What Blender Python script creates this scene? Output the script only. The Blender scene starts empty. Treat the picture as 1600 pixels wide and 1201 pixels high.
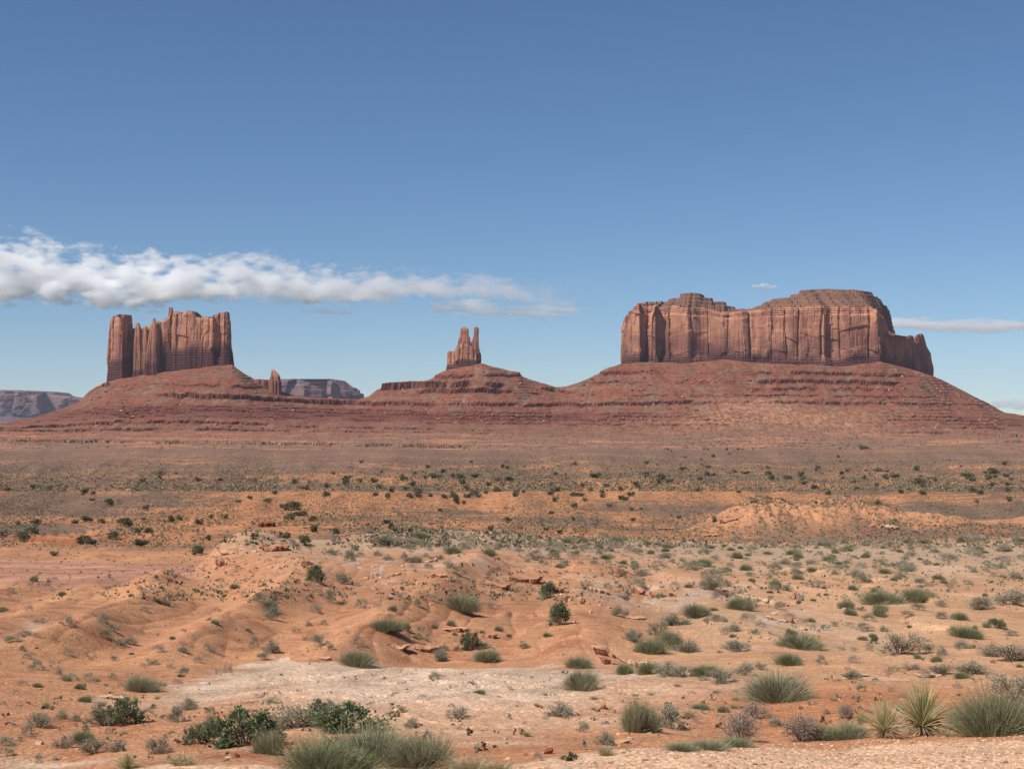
import bpy, math, random
import numpy as np
from mathutils import Vector

SC = bpy.context.scene
COL = SC.collection
RNG = np.random.default_rng(11)
random.seed(11)
F = 2222.0            # focal length, in pixels of the 1600 px wide photograph
HOR = 640.0           # row of the horizon in the photograph

# ------------------------------------------------------------------ camera
cam_data = bpy.data.cameras.new("camera")
cam = bpy.data.objects.new("camera", cam_data)
COL.objects.link(cam)
cam.location = (0, 0, 0)
cam.rotation_euler = (math.radians(90), 0, 0)
cam_data.sensor_width = 36.0
cam_data.lens = 36.0 * F / 1600.0
cam_data.shift_y = (HOR - 600.5) / 1600.0
cam_data.clip_start = 0.1
cam_data.clip_end = 200000
SC.camera = cam

# ------------------------------------------------------------------ light
SUN_EL = math.radians(50)
SUN_AZ = math.radians(-125)        # measured from +Y towards +X
to_sun = Vector((math.sin(SUN_AZ) * math.cos(SUN_EL), math.cos(SUN_AZ) * math.cos(SUN_EL), math.sin(SUN_EL)))
sun_data = bpy.data.lights.new("sun", 'SUN')
sun_data.energy = 5.0
sun_data.angle = math.radians(0.5)
sun_data.color = (1.0, 0.955, 0.885)
sun = bpy.data.objects.new("sun", sun_data)
COL.objects.link(sun)
sun.rotation_euler = to_sun.to_track_quat('Z', 'Y').to_euler()

world = bpy.data.worlds.new("World")
SC.world = world
world.use_nodes = True
wn = world.node_tree
wn.nodes.clear()
sky = wn.nodes.new('ShaderNodeTexSky')
sky.sky_type = 'NISHITA'
sky.sun_disc = False
sky.sun_elevation = SUN_EL
sky.sun_rotation = SUN_AZ % (2 * math.pi)
sky.altitude = 1600
sky.air_density = 1.0
sky.dust_density = 0.0
sky.ozone_density = 5.0
hsv = wn.nodes.new('ShaderNodeHueSaturation')
hsv.inputs['Saturation'].default_value = 1.06
bg = wn.nodes.new('ShaderNodeBackground')
bg.inputs['Strength'].default_value = 0.074
wo = wn.nodes.new('ShaderNodeOutputWorld')
tcw = wn.nodes.new('ShaderNodeTexCoord')
lift = wn.nodes.new('ShaderNodeMapping'); lift.vector_type = 'POINT'
lift.inputs['Location'].default_value = (0, 0, 0.02)
wn.links.new(tcw.outputs['Generated'], lift.inputs['Vector'])
nrm = wn.nodes.new('ShaderNodeVectorMath'); nrm.operation = 'NORMALIZE'
wn.links.new(lift.outputs[0], nrm.inputs[0])
wn.links.new(nrm.outputs[0], sky.inputs[0])
wn.links.new(sky.outputs[0], hsv.inputs['Color'])
wn.links.new(hsv.outputs[0], bg.inputs['Color'])
wn.links.new(bg.outputs[0], wo.inputs[0])

SC.view_settings.view_transform = 'Standard'
SC.view_settings.look = 'None'
SC.view_settings.gamma = 1.0
SC.view_settings.use_curve_mapping = False
SC.view_settings.exposure = 0.32
SC.cycles.max_bounces = 10
SC.cycles.diffuse_bounces = 4
SC.cycles.transmission_bounces = 6
SC.cycles.transparent_max_bounces = 24
SC.cycles.volume_bounces = 0

# ------------------------------------------------------------------ noise
def _hash(ix, iy, seed):
    h = (ix.astype(np.int64) * 374761393 + iy.astype(np.int64) * 668265263 + seed * 1442695041) & 0xFFFFFFFF
    h = ((h ^ (h >> 13)) * 1274126177) & 0xFFFFFFFF
    h = ((h ^ (h >> 16)) * 2246822519) & 0xFFFFFFFF
    return (h ^ (h >> 15)) & 0xFFFFFFFF

def rnd(ix, iy=0, seed=0):
    ix = np.asarray(ix); iy = np.zeros_like(ix) + iy
    return _hash(np.floor(ix), np.floor(iy), seed) / 4294967295.0

def perlin(x, y, seed=0):
    x = np.asarray(x, float); y = np.asarray(y, float) + np.zeros_like(x)
    x = x + np.zeros_like(y)
    x0 = np.floor(x); y0 = np.floor(y)
    fx = x - x0; fy = y - y0
    u = fx * fx * fx * (fx * (fx * 6 - 15) + 10); v = fy * fy * fy * (fy * (fy * 6 - 15) + 10)
    def g(ax, ay):
        a = _hash(x0 + ax, y0 + ay, seed) * (2 * math.pi / 4294967296.0)
        return np.cos(a) * (fx - ax) + np.sin(a) * (fy - ay)
    a = g(0, 0); b = g(1, 0); c = g(0, 1); d = g(1, 1)
    return 1.5 * ((a * (1 - u) + b * u) * (1 - v) + (c * (1 - u) + d * u) * v)

def fbm(x, y, octaves=4, seed=0, gain=0.5, lac=2.03):
    s = 0.0; a = 1.0
    for i in range(octaves):
        s = s + a * perlin(x * lac ** i, y * lac ** i, seed + 17 * i)
        a *= gain
    return s

def sstep(a, b, x):
    t = np.clip((np.asarray(x, float) - a) / (b - a), 0, 1)
    return t * t * (3 - 2 * t)

def blur(a, sig, axis):
    r = int(3 * sig) + 1
    k = np.exp(-0.5 * (np.arange(-r, r + 1) / sig) ** 2); k /= k.sum()
    p = [(0, 0)] * a.ndim; p[axis] = (r, r)
    b = np.pad(a, p, mode='edge')
    return np.apply_along_axis(lambda m: np.convolve(m, k, mode='valid'), axis, b)

# ------------------------------------------------------------------ mesh helpers
def mesh_from(name, verts, faces, smooth=True, cols=None):
    """faces: int array (n,3) or (n,4), or a list of such arrays."""
    if not isinstance(faces, (list, tuple)):
        faces = [faces]
    faces = [np.asarray(f, np.int32) for f in faces if len(f)]
    me = bpy.data.meshes.new(name)
    verts = np.asarray(verts, np.float32)
    me.vertices.add(len(verts))
    me.vertices.foreach_set('co', verts.ravel())
    nl = sum(f.size for f in faces); nf = sum(len(f) for f in faces)
    me.loops.add(nl); me.polygons.add(nf)
    me.loops.foreach_set('vertex_index', np.concatenate([f.ravel() for f in faces]))
    tot = np.concatenate([np.full(len(f), f.shape[1], np.int32) for f in faces])
    st = np.concatenate([[0], np.cumsum(tot)[:-1]]).astype(np.int32)
    me.polygons.foreach_set('loop_start', st)
    me.polygons.foreach_set('loop_total', tot)
    me.polygons.foreach_set('use_smooth', np.full(nf, smooth, dtype=bool))
    if cols is not None:
        at = me.color_attributes.new('Col', 'FLOAT_COLOR', 'POINT')
        c = np.ones((len(verts), 4), np.float32); c[:, :3] = cols
        at.data.foreach_set('color', c.ravel())
    me.update(calc_edges=True)
    me.validate()
    return me

def grid_faces(nr, nc, wrap=False):
    r = np.arange(nr - 1)[:, None]; c = np.arange(nc if wrap else nc - 1)[None, :]
    c2 = (c + 1) % nc
    a = r * nc + c; b = r * nc + c2; d = (r + 1) * nc + c2; e = (r + 1) * nc + c
    return np.stack([a, b, d, e], -1).reshape(-1, 4)

def link(name, data, mat=None, parent=None, loc=None):
    o = bpy.data.objects.new(name, data)
    COL.objects.link(o)
    if mat is not None and data is not None:
        if len(data.materials) == 0:
            data.materials.append(mat)
    if loc is not None:
        o.location = loc
    if parent is not None:
        o.parent = parent
    return o

def tag(o, label=None, category=None, group=None, kind=None):
    if label: o['label'] = label
    if category: o['category'] = category
    if group: o['group'] = group
    if kind: o['kind'] = kind
    return o

def lin(r, g, b):
    f = lambda c: (c / 255 / 12.92) if c / 255 <= 0.04045 else ((c / 255 + 0.055) / 1.055) ** 2.4
    return np.array([f(r), f(g), f(b)])

# ------------------------------------------------------------------ materials
def new_mat(name):
    m = bpy.data.materials.new(name); m.use_nodes = True
    nt = m.node_tree; nt.nodes.clear()
    out = nt.nodes.new('ShaderNodeOutputMaterial')
    return m, nt, out

def noise_node(nt, scale, detail=4, rough=0.55, vec=None, dim='3D'):
    n = nt.nodes.new('ShaderNodeTexNoise'); n.noise_dimensions = dim
    n.inputs['Scale'].default_value = scale
    n.inputs['Detail'].default_value = detail
    n.inputs['Roughness'].default_value = rough
    if vec is not None: nt.links.new(vec, n.inputs['Vector'])
    return n

def mrange(nt, src, a, b, c, d):
    n = nt.nodes.new('ShaderNodeMapRange')
    n.inputs['From Min'].default_value = a; n.inputs['From Max'].default_value = b
    n.inputs['To Min'].default_value = c; n.inputs['To Max'].default_value = d
    nt.links.new(src, n.inputs['Value'])
    return n.outputs['Result']

def mul(nt, a, b):
    n = nt.nodes.new('ShaderNodeMath'); n.operation = 'MULTIPLY'
    nt.links.new(a, n.inputs[0])
    if hasattr(b, 'is_linked') or not isinstance(b, (int, float)): nt.links.new(b, n.inputs[1])
    else: n.inputs[1].default_value = b
    return n.outputs[0]

def add(nt, a, b):
    n = nt.nodes.new('ShaderNodeMath'); n.operation = 'ADD'
    nt.links.new(a, n.inputs[0]); nt.links.new(b, n.inputs[1])
    return n.outputs[0]

def scale_col(nt, col, fac):
    n = nt.nodes.new('ShaderNodeVectorMath'); n.operation = 'SCALE'
    nt.links.new(col, n.inputs[0]); nt.links.new(fac, n.inputs['Scale'])
    return n.outputs[0]

def mapped(nt, sx, sy, sz):
    tc = nt.nodes.new('ShaderNodeTexCoord')
    mp = nt.nodes.new('ShaderNodeMapping')
    mp.inputs['Scale'].default_value = (sx, sy, sz)
    nt.links.new(tc.outputs['Object'], mp.inputs['Vector'])
    return mp.outputs[0]

def earth_material(name, scales, bump_dist, bump=0.6, vary=(0.72, 1.28), rough=0.95, stretch=(1, 1, 1), grit=None):
    """vertex soil colour, broken up by noise at several sizes (in 1/metres), with bump."""
    m, nt, out = new_mat(name)
    at = nt.nodes.new('ShaderNodeAttribute'); at.attribute_name = 'Col'
    v = mapped(nt, *stretch)
    fac = None; h = None
    for i, s in enumerate(scales):
        n = noise_node(nt, s, 5, 0.6, v)
        r = mrange(nt, n.outputs['Fac'], 0.25, 0.75, vary[0], vary[1])
        fac = r if fac is None else mul(nt, fac, r)
        k = mul(nt, n.outputs['Fac'], 1.0 / (i + 1))
        h = k if h is None else add(nt, h, k)
    col = scale_col(nt, at.outputs['Color'], fac)
    if grit:
        vo = nt.nodes.new('ShaderNodeTexVoronoi'); vo.inputs['Scale'].default_value = grit
        nt.links.new(v, vo.inputs['Vector'])
        r = mrange(nt, vo.outputs['Distance'], 0.0, 0.6, 1.15, 0.8)
        col = scale_col(nt, col, r)
        sep = nt.nodes.new('ShaderNodeSeparateColor'); nt.links.new(vo.outputs['Color'], sep.inputs[0])
        col = scale_col(nt, col, mrange(nt, sep.outputs[0], 0, 1, 0.78, 1.2))
        h = add(nt, h, mul(nt, vo.outputs['Distance'], -0.4))
    bp = nt.nodes.new('ShaderNodeBump'); bp.inputs['Strength'].default_value = bump
    bp.inputs['Distance'].default_value = bump_dist
    nt.links.new(h, bp.inputs['Height'])
    b = nt.nodes.new('ShaderNodeBsdfPrincipled')
    b.inputs['Roughness'].default_value = rough
    b.inputs['Specular IOR Level'].default_value = 0.1
    nt.links.new(col, b.inputs['Base Color']); nt.links.new(bp.outputs[0], b.inputs['Normal'])
    nt.links.new(b.outputs[0], out.inputs['Surface'])
    return m

def leaf_material(name, rgb, rgb2, trans=0.25):
    m, nt, out = new_mat(name)
    at = nt.nodes.new('ShaderNodeAttribute'); at.attribute_name = 'Col'
    oi = nt.nodes.new('ShaderNodeObjectInfo')
    mix = nt.nodes.new('ShaderNodeMix'); mix.data_type = 'RGBA'
    mix.inputs[6].default_value = (*rgb, 1); mix.inputs[7].default_value = (*rgb2, 1)
    nt.links.new(oi.outputs['Random'], mix.inputs[0])
    mm = nt.nodes.new('ShaderNodeVectorMath'); mm.operation = 'MULTIPLY'
    nt.links.new(mix.outputs[2], mm.inputs[0]); nt.links.new(at.outputs['Color'], mm.inputs[1])
    d = nt.nodes.new('ShaderNodeBsdfDiffuse'); t = nt.nodes.new('ShaderNodeBsdfTranslucent')
    nt.links.new(mm.outputs[0], d.inputs[0]); nt.links.new(mm.outputs[0], t.inputs[0])
    ms = nt.nodes.new('ShaderNodeMixShader'); ms.inputs[0].default_value = trans
    nt.links.new(d.outputs[0], ms.inputs[1]); nt.links.new(t.outputs[0], ms.inputs[2])
    nt.links.new(ms.outputs[0], out.inputs['Surface'])
    return m
# ------------------------------------------------------------------ the ground
def alb(r, g, b, gain=1.36):
    return lin(r, g, b) / gain

FAR = [(700, 762), (1100, 738), (1500, 722), (2100, 709), (2600, 702), (3200, 700), (5000, 679)]
TAB = {
    -500: [(3, 1900), (8, 1450), (14, 1320), (22, 1230), (32, 1120), (45, 1060), (60, 1012), (90, 958), (130, 915), (180, 887), (240, 853), (400, 803)],
    0: [(3, 1900), (8, 1420), (14, 1290), (22, 1201), (32, 1100), (45, 1040), (60, 1000), (90, 950), (130, 912), (180, 886), (240, 853), (400, 803)],
    220: [(3, 1900), (8, 1400), (14, 1265), (20, 1201), (28, 1122), (36, 1082), (44, 1062), (56, 1022), (72, 980), (100, 932), (130, 905), (180, 884), (240, 855), (400, 803)],
    305: [(3, 1900), (8, 1390), (14, 1258), (19.5, 1201), (26, 1135), (33, 1090), (42, 1058), (50, 1046), (62, 1008), (78, 968), (104, 926), (130, 903), (150, 893), (180, 883), (240, 855), (400, 803)],
    345: [(3, 1900), (8, 1384), (14, 1254), (19.2, 1201), (25, 1142), (31, 1096), (41, 1056), (47.5, 1058), (56, 1034), (70, 992), (92, 940), (118, 898), (142, 864), (152, 872), (165, 884), (240, 856), (400, 803)],
    400: [(3, 1900), (8, 1380), (14, 1250), (19, 1201), (24, 1150), (30, 1100), (41, 1052), (47, 1064), (54, 1040), (66, 1000), (86, 950), (115, 898), (143, 860), (165, 872), (235, 858), (300, 832), (400, 803)],
    620: [(3, 1900), (8, 1372), (14, 1245), (18, 1201), (24, 1145), (30, 1100), (42, 1042), (47, 1054), (54, 1034), (65, 994), (82, 950), (106, 905), (134, 862), (165, 838), (180, 842), (235, 846), (300, 832), (400, 803)],
    800: [(3, 1900), (8, 1370), (14, 1240), (17, 1201), (23, 1150), (30, 1100), (42, 1045), (47, 1052), (54, 1030), (66, 990), (82, 950), (102, 910), (127, 872), (165, 842), (185, 836), (225, 842), (300, 830), (400, 803)],
    1000: [(3, 1900), (8, 1366), (14, 1230), (17.5, 1180), (20, 1174), (24, 1138), (30, 1098), (42, 1052), (48, 1046), (55, 1020), (68, 980), (84, 945), (106, 907), (135, 872), (175, 848), (205, 842), (260, 842), (310, 832), (400, 804)],
    1200: [(3, 1900), (8, 1362), (14, 1225), (18, 1170), (21, 1150), (23, 1153), (27, 1122), (38, 1062), (55, 1004), (75, 952), (108, 902), (150, 870), (200, 855), (260, 845), (310, 834), (400, 804)],
    1600: [(3, 1900), (8, 1362), (14, 1215), (18, 1157), (21.5, 1132), (23.5, 1135), (30, 1098), (40, 1050), (55, 1000), (75, 952), (108, 902), (165, 864), (235, 843), (300, 826), (400, 803)],
    2100: [(3, 1900), (8, 1362), (14, 1205), (18, 1150), (21.5, 1128), (24, 1125), (30, 1088), (40, 1044), (55, 998), (75, 950), (108, 900), (165, 862), (235, 842), (300, 826), (400, 803)],
}
L0, L1, NL = math.log(3), math.log(5000), 640
_lg = np.linspace(L0, L1, NL)
_uk = np.array(sorted(TAB))
_zt = []
for k in _uk:
    p = TAB[k] + FAR
    d = np.array([a for a, b in p], float); z = -(np.array([b for a, b in p]) - HOR) / F * d
    _zt.append(np.interp(_lg, np.log(d), z))
_zt = np.array(_zt)
NU = 261
_ug = np.linspace(-500, 2100, NU)
ZT = np.array([np.interp(_ug, _uk, _zt[:, i]) for i in range(NL)]).T     # (NU, NL)
ZT = blur(blur(ZT, 1.6, 1), 1.8, 0)

def table_z(u, d):
    fu = np.clip((u + 500) / 2600 * (NU - 1), 0, NU - 1.001); iu = fu.astype(int); fu = fu - iu
    fl = np.clip((np.log(np.maximum(d, 3.001)) - L0) / (L1 - L0) * (NL - 1), 0, NL - 1.001); il = fl.astype(int); fl = fl - il
    a = ZT[iu, il] * (1 - fl) + ZT[iu, il + 1] * fl
    b = ZT[iu + 1, il] * (1 - fl) + ZT[iu + 1, il + 1] * fl
    return a * (1 - fu) + b * fu

def polar(x, y):
    r = np.hypot(x, y); a = np.arctan2(x, y); ac = np.clip(a, -0.62, 0.62)
    d = r * np.cos(ac)
    return 800 + F * np.tan(ac), np.maximum(d, 0.5)

SPURS = [(-33.0, 3.4, 1.6), (-26.5, 2.6, 1.4), (-20.6, 3.0, 2.5), (-13.6, 3.1, 2.7), (-9.4, 1.8, 0.7), (-5.6, 3.0, 2.4), (-1.0, 1.8, 0.6), (3.4, 3.2, 1.7), (11.0, 3.6, 1.0)]

def bump2(x, y, x0, y0, rx, ry, h, p=2.0):
    q = ((x - x0) / rx) ** 2 + ((y - y0) / ry) ** 2
    return h * np.exp(-q ** (p / 2))

def world_xy(u, d):
    return (u - 800) / F * d, d

def ground_z(x, y, fine=True):
    u, d = polar(x, y)
    z = table_z(u, d)
    # rounded spurs running down the red slope
    w = sstep(46.5, 60, d) * (1 - sstep(104, 150, d))
    xx = x + 1.5 * perlin(y / 17.0, x * 0 + 3.3, 5) + 0.4 * perlin(y / 7.0, x / 9.0, 9) + np.clip(-(x + 11) * 0.014, -0.06, 0.2) * (y - 75)
    s = 0
    for i, (x0, wd, h) in enumerate(SPURS):
        hh = h * (0.88 + 0.22 * perlin(y / 26.0 + i * 7.1, x * 0, 8))
        s = s + hh * np.exp(-(np.abs((xx - x0) / wd) + 0.02) ** 1.75)
    z = z + w * (s - 1.0)
    for (uu, dd, rx, ry, h) in ((372, 140, 3.6, 6, 1.3), (430, 146, 6, 8, 1.1), (560, 156, 10, 9, 0.8), (720, 164, 12, 10, 0.7)):
        a, b = world_xy(uu, dd)
        z = z + bump2(x, y, a, b, rx, ry, h, 2.6)
    # knolls of bare rock past the plateau
    for (uu, dd, rx, ry, h, p) in ((1165, 318, 9.5, 22, 4.9, 2.6), (1262, 322, 13.5, 20, 5.2, 3.2), (1350, 322, 9, 18, 3.2, 2.4), (1440, 318, 11, 18, 3.0, 2.6), (1570, 322, 16, 18, 1.2, 2.6), (1700, 322, 16, 20, 2.0, 2.6)):
        a, b = world_xy(uu, dd)
        z = z + bump2(x, y, a, b, rx, ry, h, p) * (1 + 0.10 * perlin(x / 5, y / 9, 4) + 0.10 * fbm(x / 2.2, y / 3.5, 3, 46) - 0.14 * (1 - np.abs(perlin(x / 3.0, y / 12.0, 47))) ** 6)
    # small swells of the valley floor
    a, b = world_xy(150, 205); z = z + bump2(x, y, a, b, 2.5, 5, 0.7)
    vz = sstep(200, 420, d)
    z = z + vz * (0.0045 * d) * fbm(x / (0.12 * d + 40), y / (0.3 * d + 60), 3, 31) * (1 - 0.6 * sstep(1500, 3000, d))
    # beyond the ridge the plain sinks slowly
    r = np.hypot(x, y)
    z = np.where(d > 2550, np.minimum(z, -72 - 13 * sstep(2550, 3100, d)), z)
    z = z - 22 * sstep(3500, 9000, r)
    if fine:
        b = sstep(4, 14, d) * (1 - sstep(180, 420, d))
        bench = np.exp(-((d - 35) / 9.0) ** 2) * sstep(300, 420, u) * (1 - sstep(950, 1100, u))
        z = z + b * (1 - 0.75 * bench) * (0.26 * fbm(x / 9.0, y / 15.0, 2, 41) + 0.03 * fbm(x / 1.3, y / 1.7, 4, 42))
        z = z + b * bench * (0.05 * fbm(x / 0.9, y / 1.6, 4, 43) + 0.05 * np.round(2.2 * fbm(x / 3.5, y / 4.5, 3, 45)))
        # rills
        rl = sstep(48, 60, d) * (1 - sstep(120, 150, d)) * (1 - sstep(4, 14, x))
        z = z - rl * 0.09 * (1 - np.abs(perlin(x / 1.5 + 0.25 * perlin(y / 5, x / 5, 6), y / 13.0, 7))) ** 6
        # thin bedding steps of the rocky slope
        rk = sstep(52, 60, d) * (1 - sstep(120, 150, d)) * sstep(-6, 6, x) * (1 - sstep(26, 40, x))
        q = (z + 0.10 * x + 0.4 * perlin(x / 6, y / 6, 12)) / 0.9
        z = z + rk * 0.45 * (sstep(0.45, 0.6, q - np.floor(q)) - (q - np.floor(q)))
        # loose stones of the shoulder
        g = (1 - sstep(20.5, 22.5, d)) * sstep(900, 1000, u)
        z = z + g * 0.02 * np.abs(perlin(x / 0.09, y / 0.09, 13))
        # banks and lumps of the gullies down in the valley
        z = z + sstep(160, 260, d) * (1 - sstep(1200, 2000, d)) * (0.0022 * d) * np.maximum(fbm(x / (0.02 * d + 4), y / (0.05 * d + 8), 3, 44), -0.2)
    return z

C_RED = alb(204, 148, 110); C_ORANGE = alb(214, 155, 112); C_PEACH = alb(217, 171, 131); C_TAN = alb(186, 150, 120)
C_PALE = alb(234, 200, 170); C_GRAVEL = alb(236, 194, 158); C_WASH = alb(206, 150, 122)
C_VGREY = alb(142, 112, 92); C_VORANGE = alb(202, 140, 98); C_VBROWN = alb(164, 122, 94); C_GREYTAN = alb(198, 166, 136)
C_DEEP = alb(184, 120, 83)

def gblob(u, row, u0, r0, su, sr):
    return np.exp(-((u - u0) / su) ** 2 - ((row - r0) / sr) ** 2)

def lerp(c, t, new):
    return c * (1 - t[..., None]) + np.asarray(new) * t[..., None]

PALE_EDGE = ([-50, 180, 240, 370, 480, 560, 700, 860, 960, 1090, 1200], [1140, 1105, 1075, 1050, 1031, 1038, 1043, 1038, 1048, 1056, 1066])

def knoll(x, y):
    kn = np.zeros_like(x)
    for (uu, dd, rx, ry) in ((1165, 314, 11, 20), (1262, 316, 13, 20), (1350, 318, 8, 15), (1440, 316, 12, 15), (1570, 320, 16, 12)):
        a, bb = world_xy(uu, dd)
        kn = np.maximum(kn, bump2(x, y, a, bb, rx, ry, 1.0, 3))
    return kn

def ground_colour(x, y):
    u, d = polar(x, y)
    row = HOR - table_z(u, d) / d * F
    n1 = fbm(x / 7.0, y / 9.0, 4, 51); n2 = fbm(x / 1.6, y / 2.2, 4, 52); n3 = fbm(x / 30.0, y / 40.0, 4, 53)
    c = np.zeros(x.shape + (3,)) + C_RED
    c = lerp(c, sstep(-0.2, 0.7, n1 + 0.4 * n2), C_ORANGE)
    c = lerp(c, 0.7 * sstep(0.1, 0.8, n2 - 0.4 * n1), C_DEEP)
    # paler sandy slope towards the east
    t = sstep(900, 1150, u) * sstep(28, 45, d) * (1 - sstep(260, 330, d))
    c = lerp(c, np.clip(t * (0.75 + 0.5 * n1), 0, 1), C_PEACH)
    # plateau top
    t = sstep(118, 150, d + 14 * n1) * (1 - sstep(205, 240, d)) * sstep(300, 420, u)
    c = lerp(c, np.clip(t * 0.9, 0, 1), C_GREYTAN)
    t = gblob(u, row, 1020, 925, 150, 22) * sstep(-0.3, 0.4, n1 + n2) + gblob(u, row, 640, 890, 160, 28) * sstep(-0.1, 0.5, n2 + 0.6 * n1) + gblob(u, row, 1250, 965, 130, 34) * sstep(-0.1, 0.5, n2) + 0.9 * gblob(u, row, 990, 1040, 70, 18) * sstep(-0.2, 0.4, n2)
    c = lerp(c, np.clip(0.85 * t, 0, 1), alb(208, 184, 164))
    # the pale bench
    e = np.interp(u, *PALE_EDGE)
    low = 1090 + 22 * sstep(400, 600, u) - 34 * sstep(820, 1040, u) + 30 * n1 + 10 * n2
    rowz = HOR - ground_z(x, y, False) / d * F
    t = (rowz > row - 14) * sstep(e - 4, e + 5, row + 7 * n2 + 3 * fbm(x / 0.5, y / 0.7, 3, 58)) * (1 - sstep(low - 34, low + 34, row + 14 * n2)) * sstep(170, 300, u + 60 * n2) * (1 - sstep(1090, 1290, u + 60 * n1))
    c = lerp(c, np.clip(t, 0, 1), C_PALE * (0.88 + 0.2 * n2[..., None]))
    t2 = sstep(1050, 1080, row) * (1 - sstep(1105, 1150, row - 22 + 24 * n1)) * sstep(330, 480, u) * (1 - sstep(1040, 1150, u))
    c = lerp(c, np.clip(0.78 * t2 * (1 - t), 0, 1), alb(222, 182, 148))
    t = gblob(u, row, 1270, 1112, 330, 40) * sstep(-0.6, 0.4, n1 + 0.5 * n2) + 0.8 * gblob(u, row, 640, 1168, 300, 22)
    c = lerp(c, np.clip(0.75 * t, 0, 1), alb(194, 126, 86))
    # pale streaks low at the west
    t = gblob(u, row, 80, 1189 + 4 * n2, 110, 6) + gblob(u, row, 430, 1178, 60, 5) * (n2 > -0.1) + 0.7 * gblob(u, row, 170, 1092, 40, 6) + 0.6 * gblob(u, row, 780, 1162, 110, 5) + 0.5 * gblob(u, row, 1370, 1056, 70, 5) + 0.7 * gblob(u, row, 55, 985, 22, 8) + 0.6 * gblob(u, row, 1480, 885, 60, 5)
    c = lerp(c, np.clip(t, 0, 1), C_PALE)
    # wash on the valley side
    t = (1 - sstep(280, 345, u)) * sstep(872, 882, row + 6 * n3) * (1 - sstep(908, 925, row))
    c = lerp(c, np.clip(t, 0, 1), C_WASH * (0.9 + 0.25 * fbm(x / 20, y / 4, 3, 57)[..., None]))
    # valley floor
    ld = np.log(d)
    b = fbm((u - 800) / 420.0 + 3.0, ld * 6.5, 4, 61)
    b2 = fbm((u - 800) / 120.0, ld * 30.0, 3, 62)
    b3 = fbm(x / (d * 0.02 + 3), y / (d * 0.06 + 6), 3, 63)
    om = 1.1 * gblob(u, row, 650, 788, 420, 26) + 0.9 * gblob(u, row, 330, 806, 220, 12) + 0.8 * gblob(u, row, 1050, 762, 260, 12) + 0.8 * gblob(u, row, 1250, 778, 180, 9) + 0.8 * gblob(u, row, 250, 832, 160, 22) + 0.8 * gblob(u, row, 960, 832, 220, 9) + 0.5 * gblob(u, row, 1480, 770, 150, 20) + 0.5 * gblob(u, row, 560, 745, 160, 14)
    gm = 0.8 * gblob(u, row, 1250, 790, 330, 7) + 0.9 * gblob(u, row, 1500, 794, 130, 9) + 0.8 * gblob(u, row, 650, 797, 150, 7) + 0.6 * gblob(u, row, 120, 760, 180, 18) + 0.5 * gblob(u, row, 950, 750, 220, 6)
    v = np.zeros(x.shape + (3,)) + C_VBROWN
    v = lerp(v, sstep(-0.25, 0.45, -b - 0.3 * b2 + gm - 0.6 * om), C_VGREY)
    v = lerp(v, sstep(0.15, 0.75, 0.75 * b + 0.5 * b2 + 0.25 * b3 + om - 0.9 * gm), C_VORANGE)
    v = lerp(v, 0.75 * sstep(745, 705, row + 10 * b), alb(142, 110, 92))
    v = v * (1 + 0.16 * b3[..., None])
    v = lerp(v, np.clip(gblob(u, row, 70, 843, 130, 5) + gblob(u, row, 5, 768, 12, 12) * 0.6, 0, 1), alb(196, 118, 80))
    t = sstep(225, 262, d + 10 * n1 + (u < 320) * 10)
    c = lerp(c, t, np.array([0, 0, 0])) + v * t[..., None]
    # bare rounded knolls
    kn = knoll(x, y)
    c = lerp(c, np.clip(kn * 1.1 - 0.1 + 0.25 * n1, 0, 1), alb(209, 151, 112))
    # gravel shoulder the photograph was taken from
    edge = np.interp(u, [700, 820, 1000, 1200, 1400, 1600, 2100], [1215, 1198, 1172, 1152, 1144, 1134, 1119])
    t = sstep(edge - 1, edge + 5, row + 5 * n2) * (d < 23.5)
    c = lerp(c, t, C_GRAVEL * (0.95 + 0.1 * n2[..., None]))
    return np.clip(c, 0.01, 0.8)

# grid: fine columns inside the view and a margin, coarse behind
a_in = np.arctan(np.linspace(-230, 1830, 1080) - 800) if False else np.arctan((np.linspace(-230, 1830, 1080) - 800) / F)
a_out = np.concatenate([np.linspace(a_in[-1], math.pi, 70)[1:], np.linspace(-math.pi, a_in[0], 70)[1:-1]])
ang = np.concatenate([a_in, a_out])
rad = [0.6, 1.2, 2, 3, 4, 5, 6, 7, 8, 9, 10, 11, 12, 13]
d = 13.5
while d < 16500:
    rad.append(d)
    R = np.interp(math.log(d), np.log([13, 20, 30, 50, 80, 120, 170, 240, 400, 700, 1500, 2600]), [600, 545, 460, 390, 310, 260, 225, 205, 163, 122, 82, 62])
    k = 0.85 if d < 330 else (0.55 if d < 2600 else 6.0)
    d += max(d * k / R, 0.03)
rad = np.array(rad)
A, Rr = np.meshgrid(ang, rad)
X = np.sin(A) * Rr / np.cos(np.clip(A, -0.62, 0.62)); Y = np.cos(A) * Rr / np.cos(np.clip(A, -0.62, 0.62))
Z = ground_z(X, Y)
Cg = ground_colour(X, Y)
nr, nc = A.shape
fc = grid_faces(nr, nc, wrap=True)[:, ::-1]
ctr = np.array([[0, 0, Z[0].mean()]])
V = np.concatenate([np.stack([X, Y, Z], -1).reshape(-1, 3), ctr])
Cv = np.concatenate([Cg.reshape(-1, 3), Cg[0].mean(0)[None]])
i0 = np.arange(nc)
fan = np.stack([i0, np.full(nc, nr * nc), (i0 + 1) % nc], -1)[:, ::-1]
M_GROUND = earth_material("desert_soil", (0.06, 0.7, 6.0), 0.06, 0.7, (0.80, 1.20), grit=14.0)
ground = tag(link("ground", mesh_from("ground", V, [fc, fan], True, Cv), M_GROUND), kind="structure")

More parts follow.
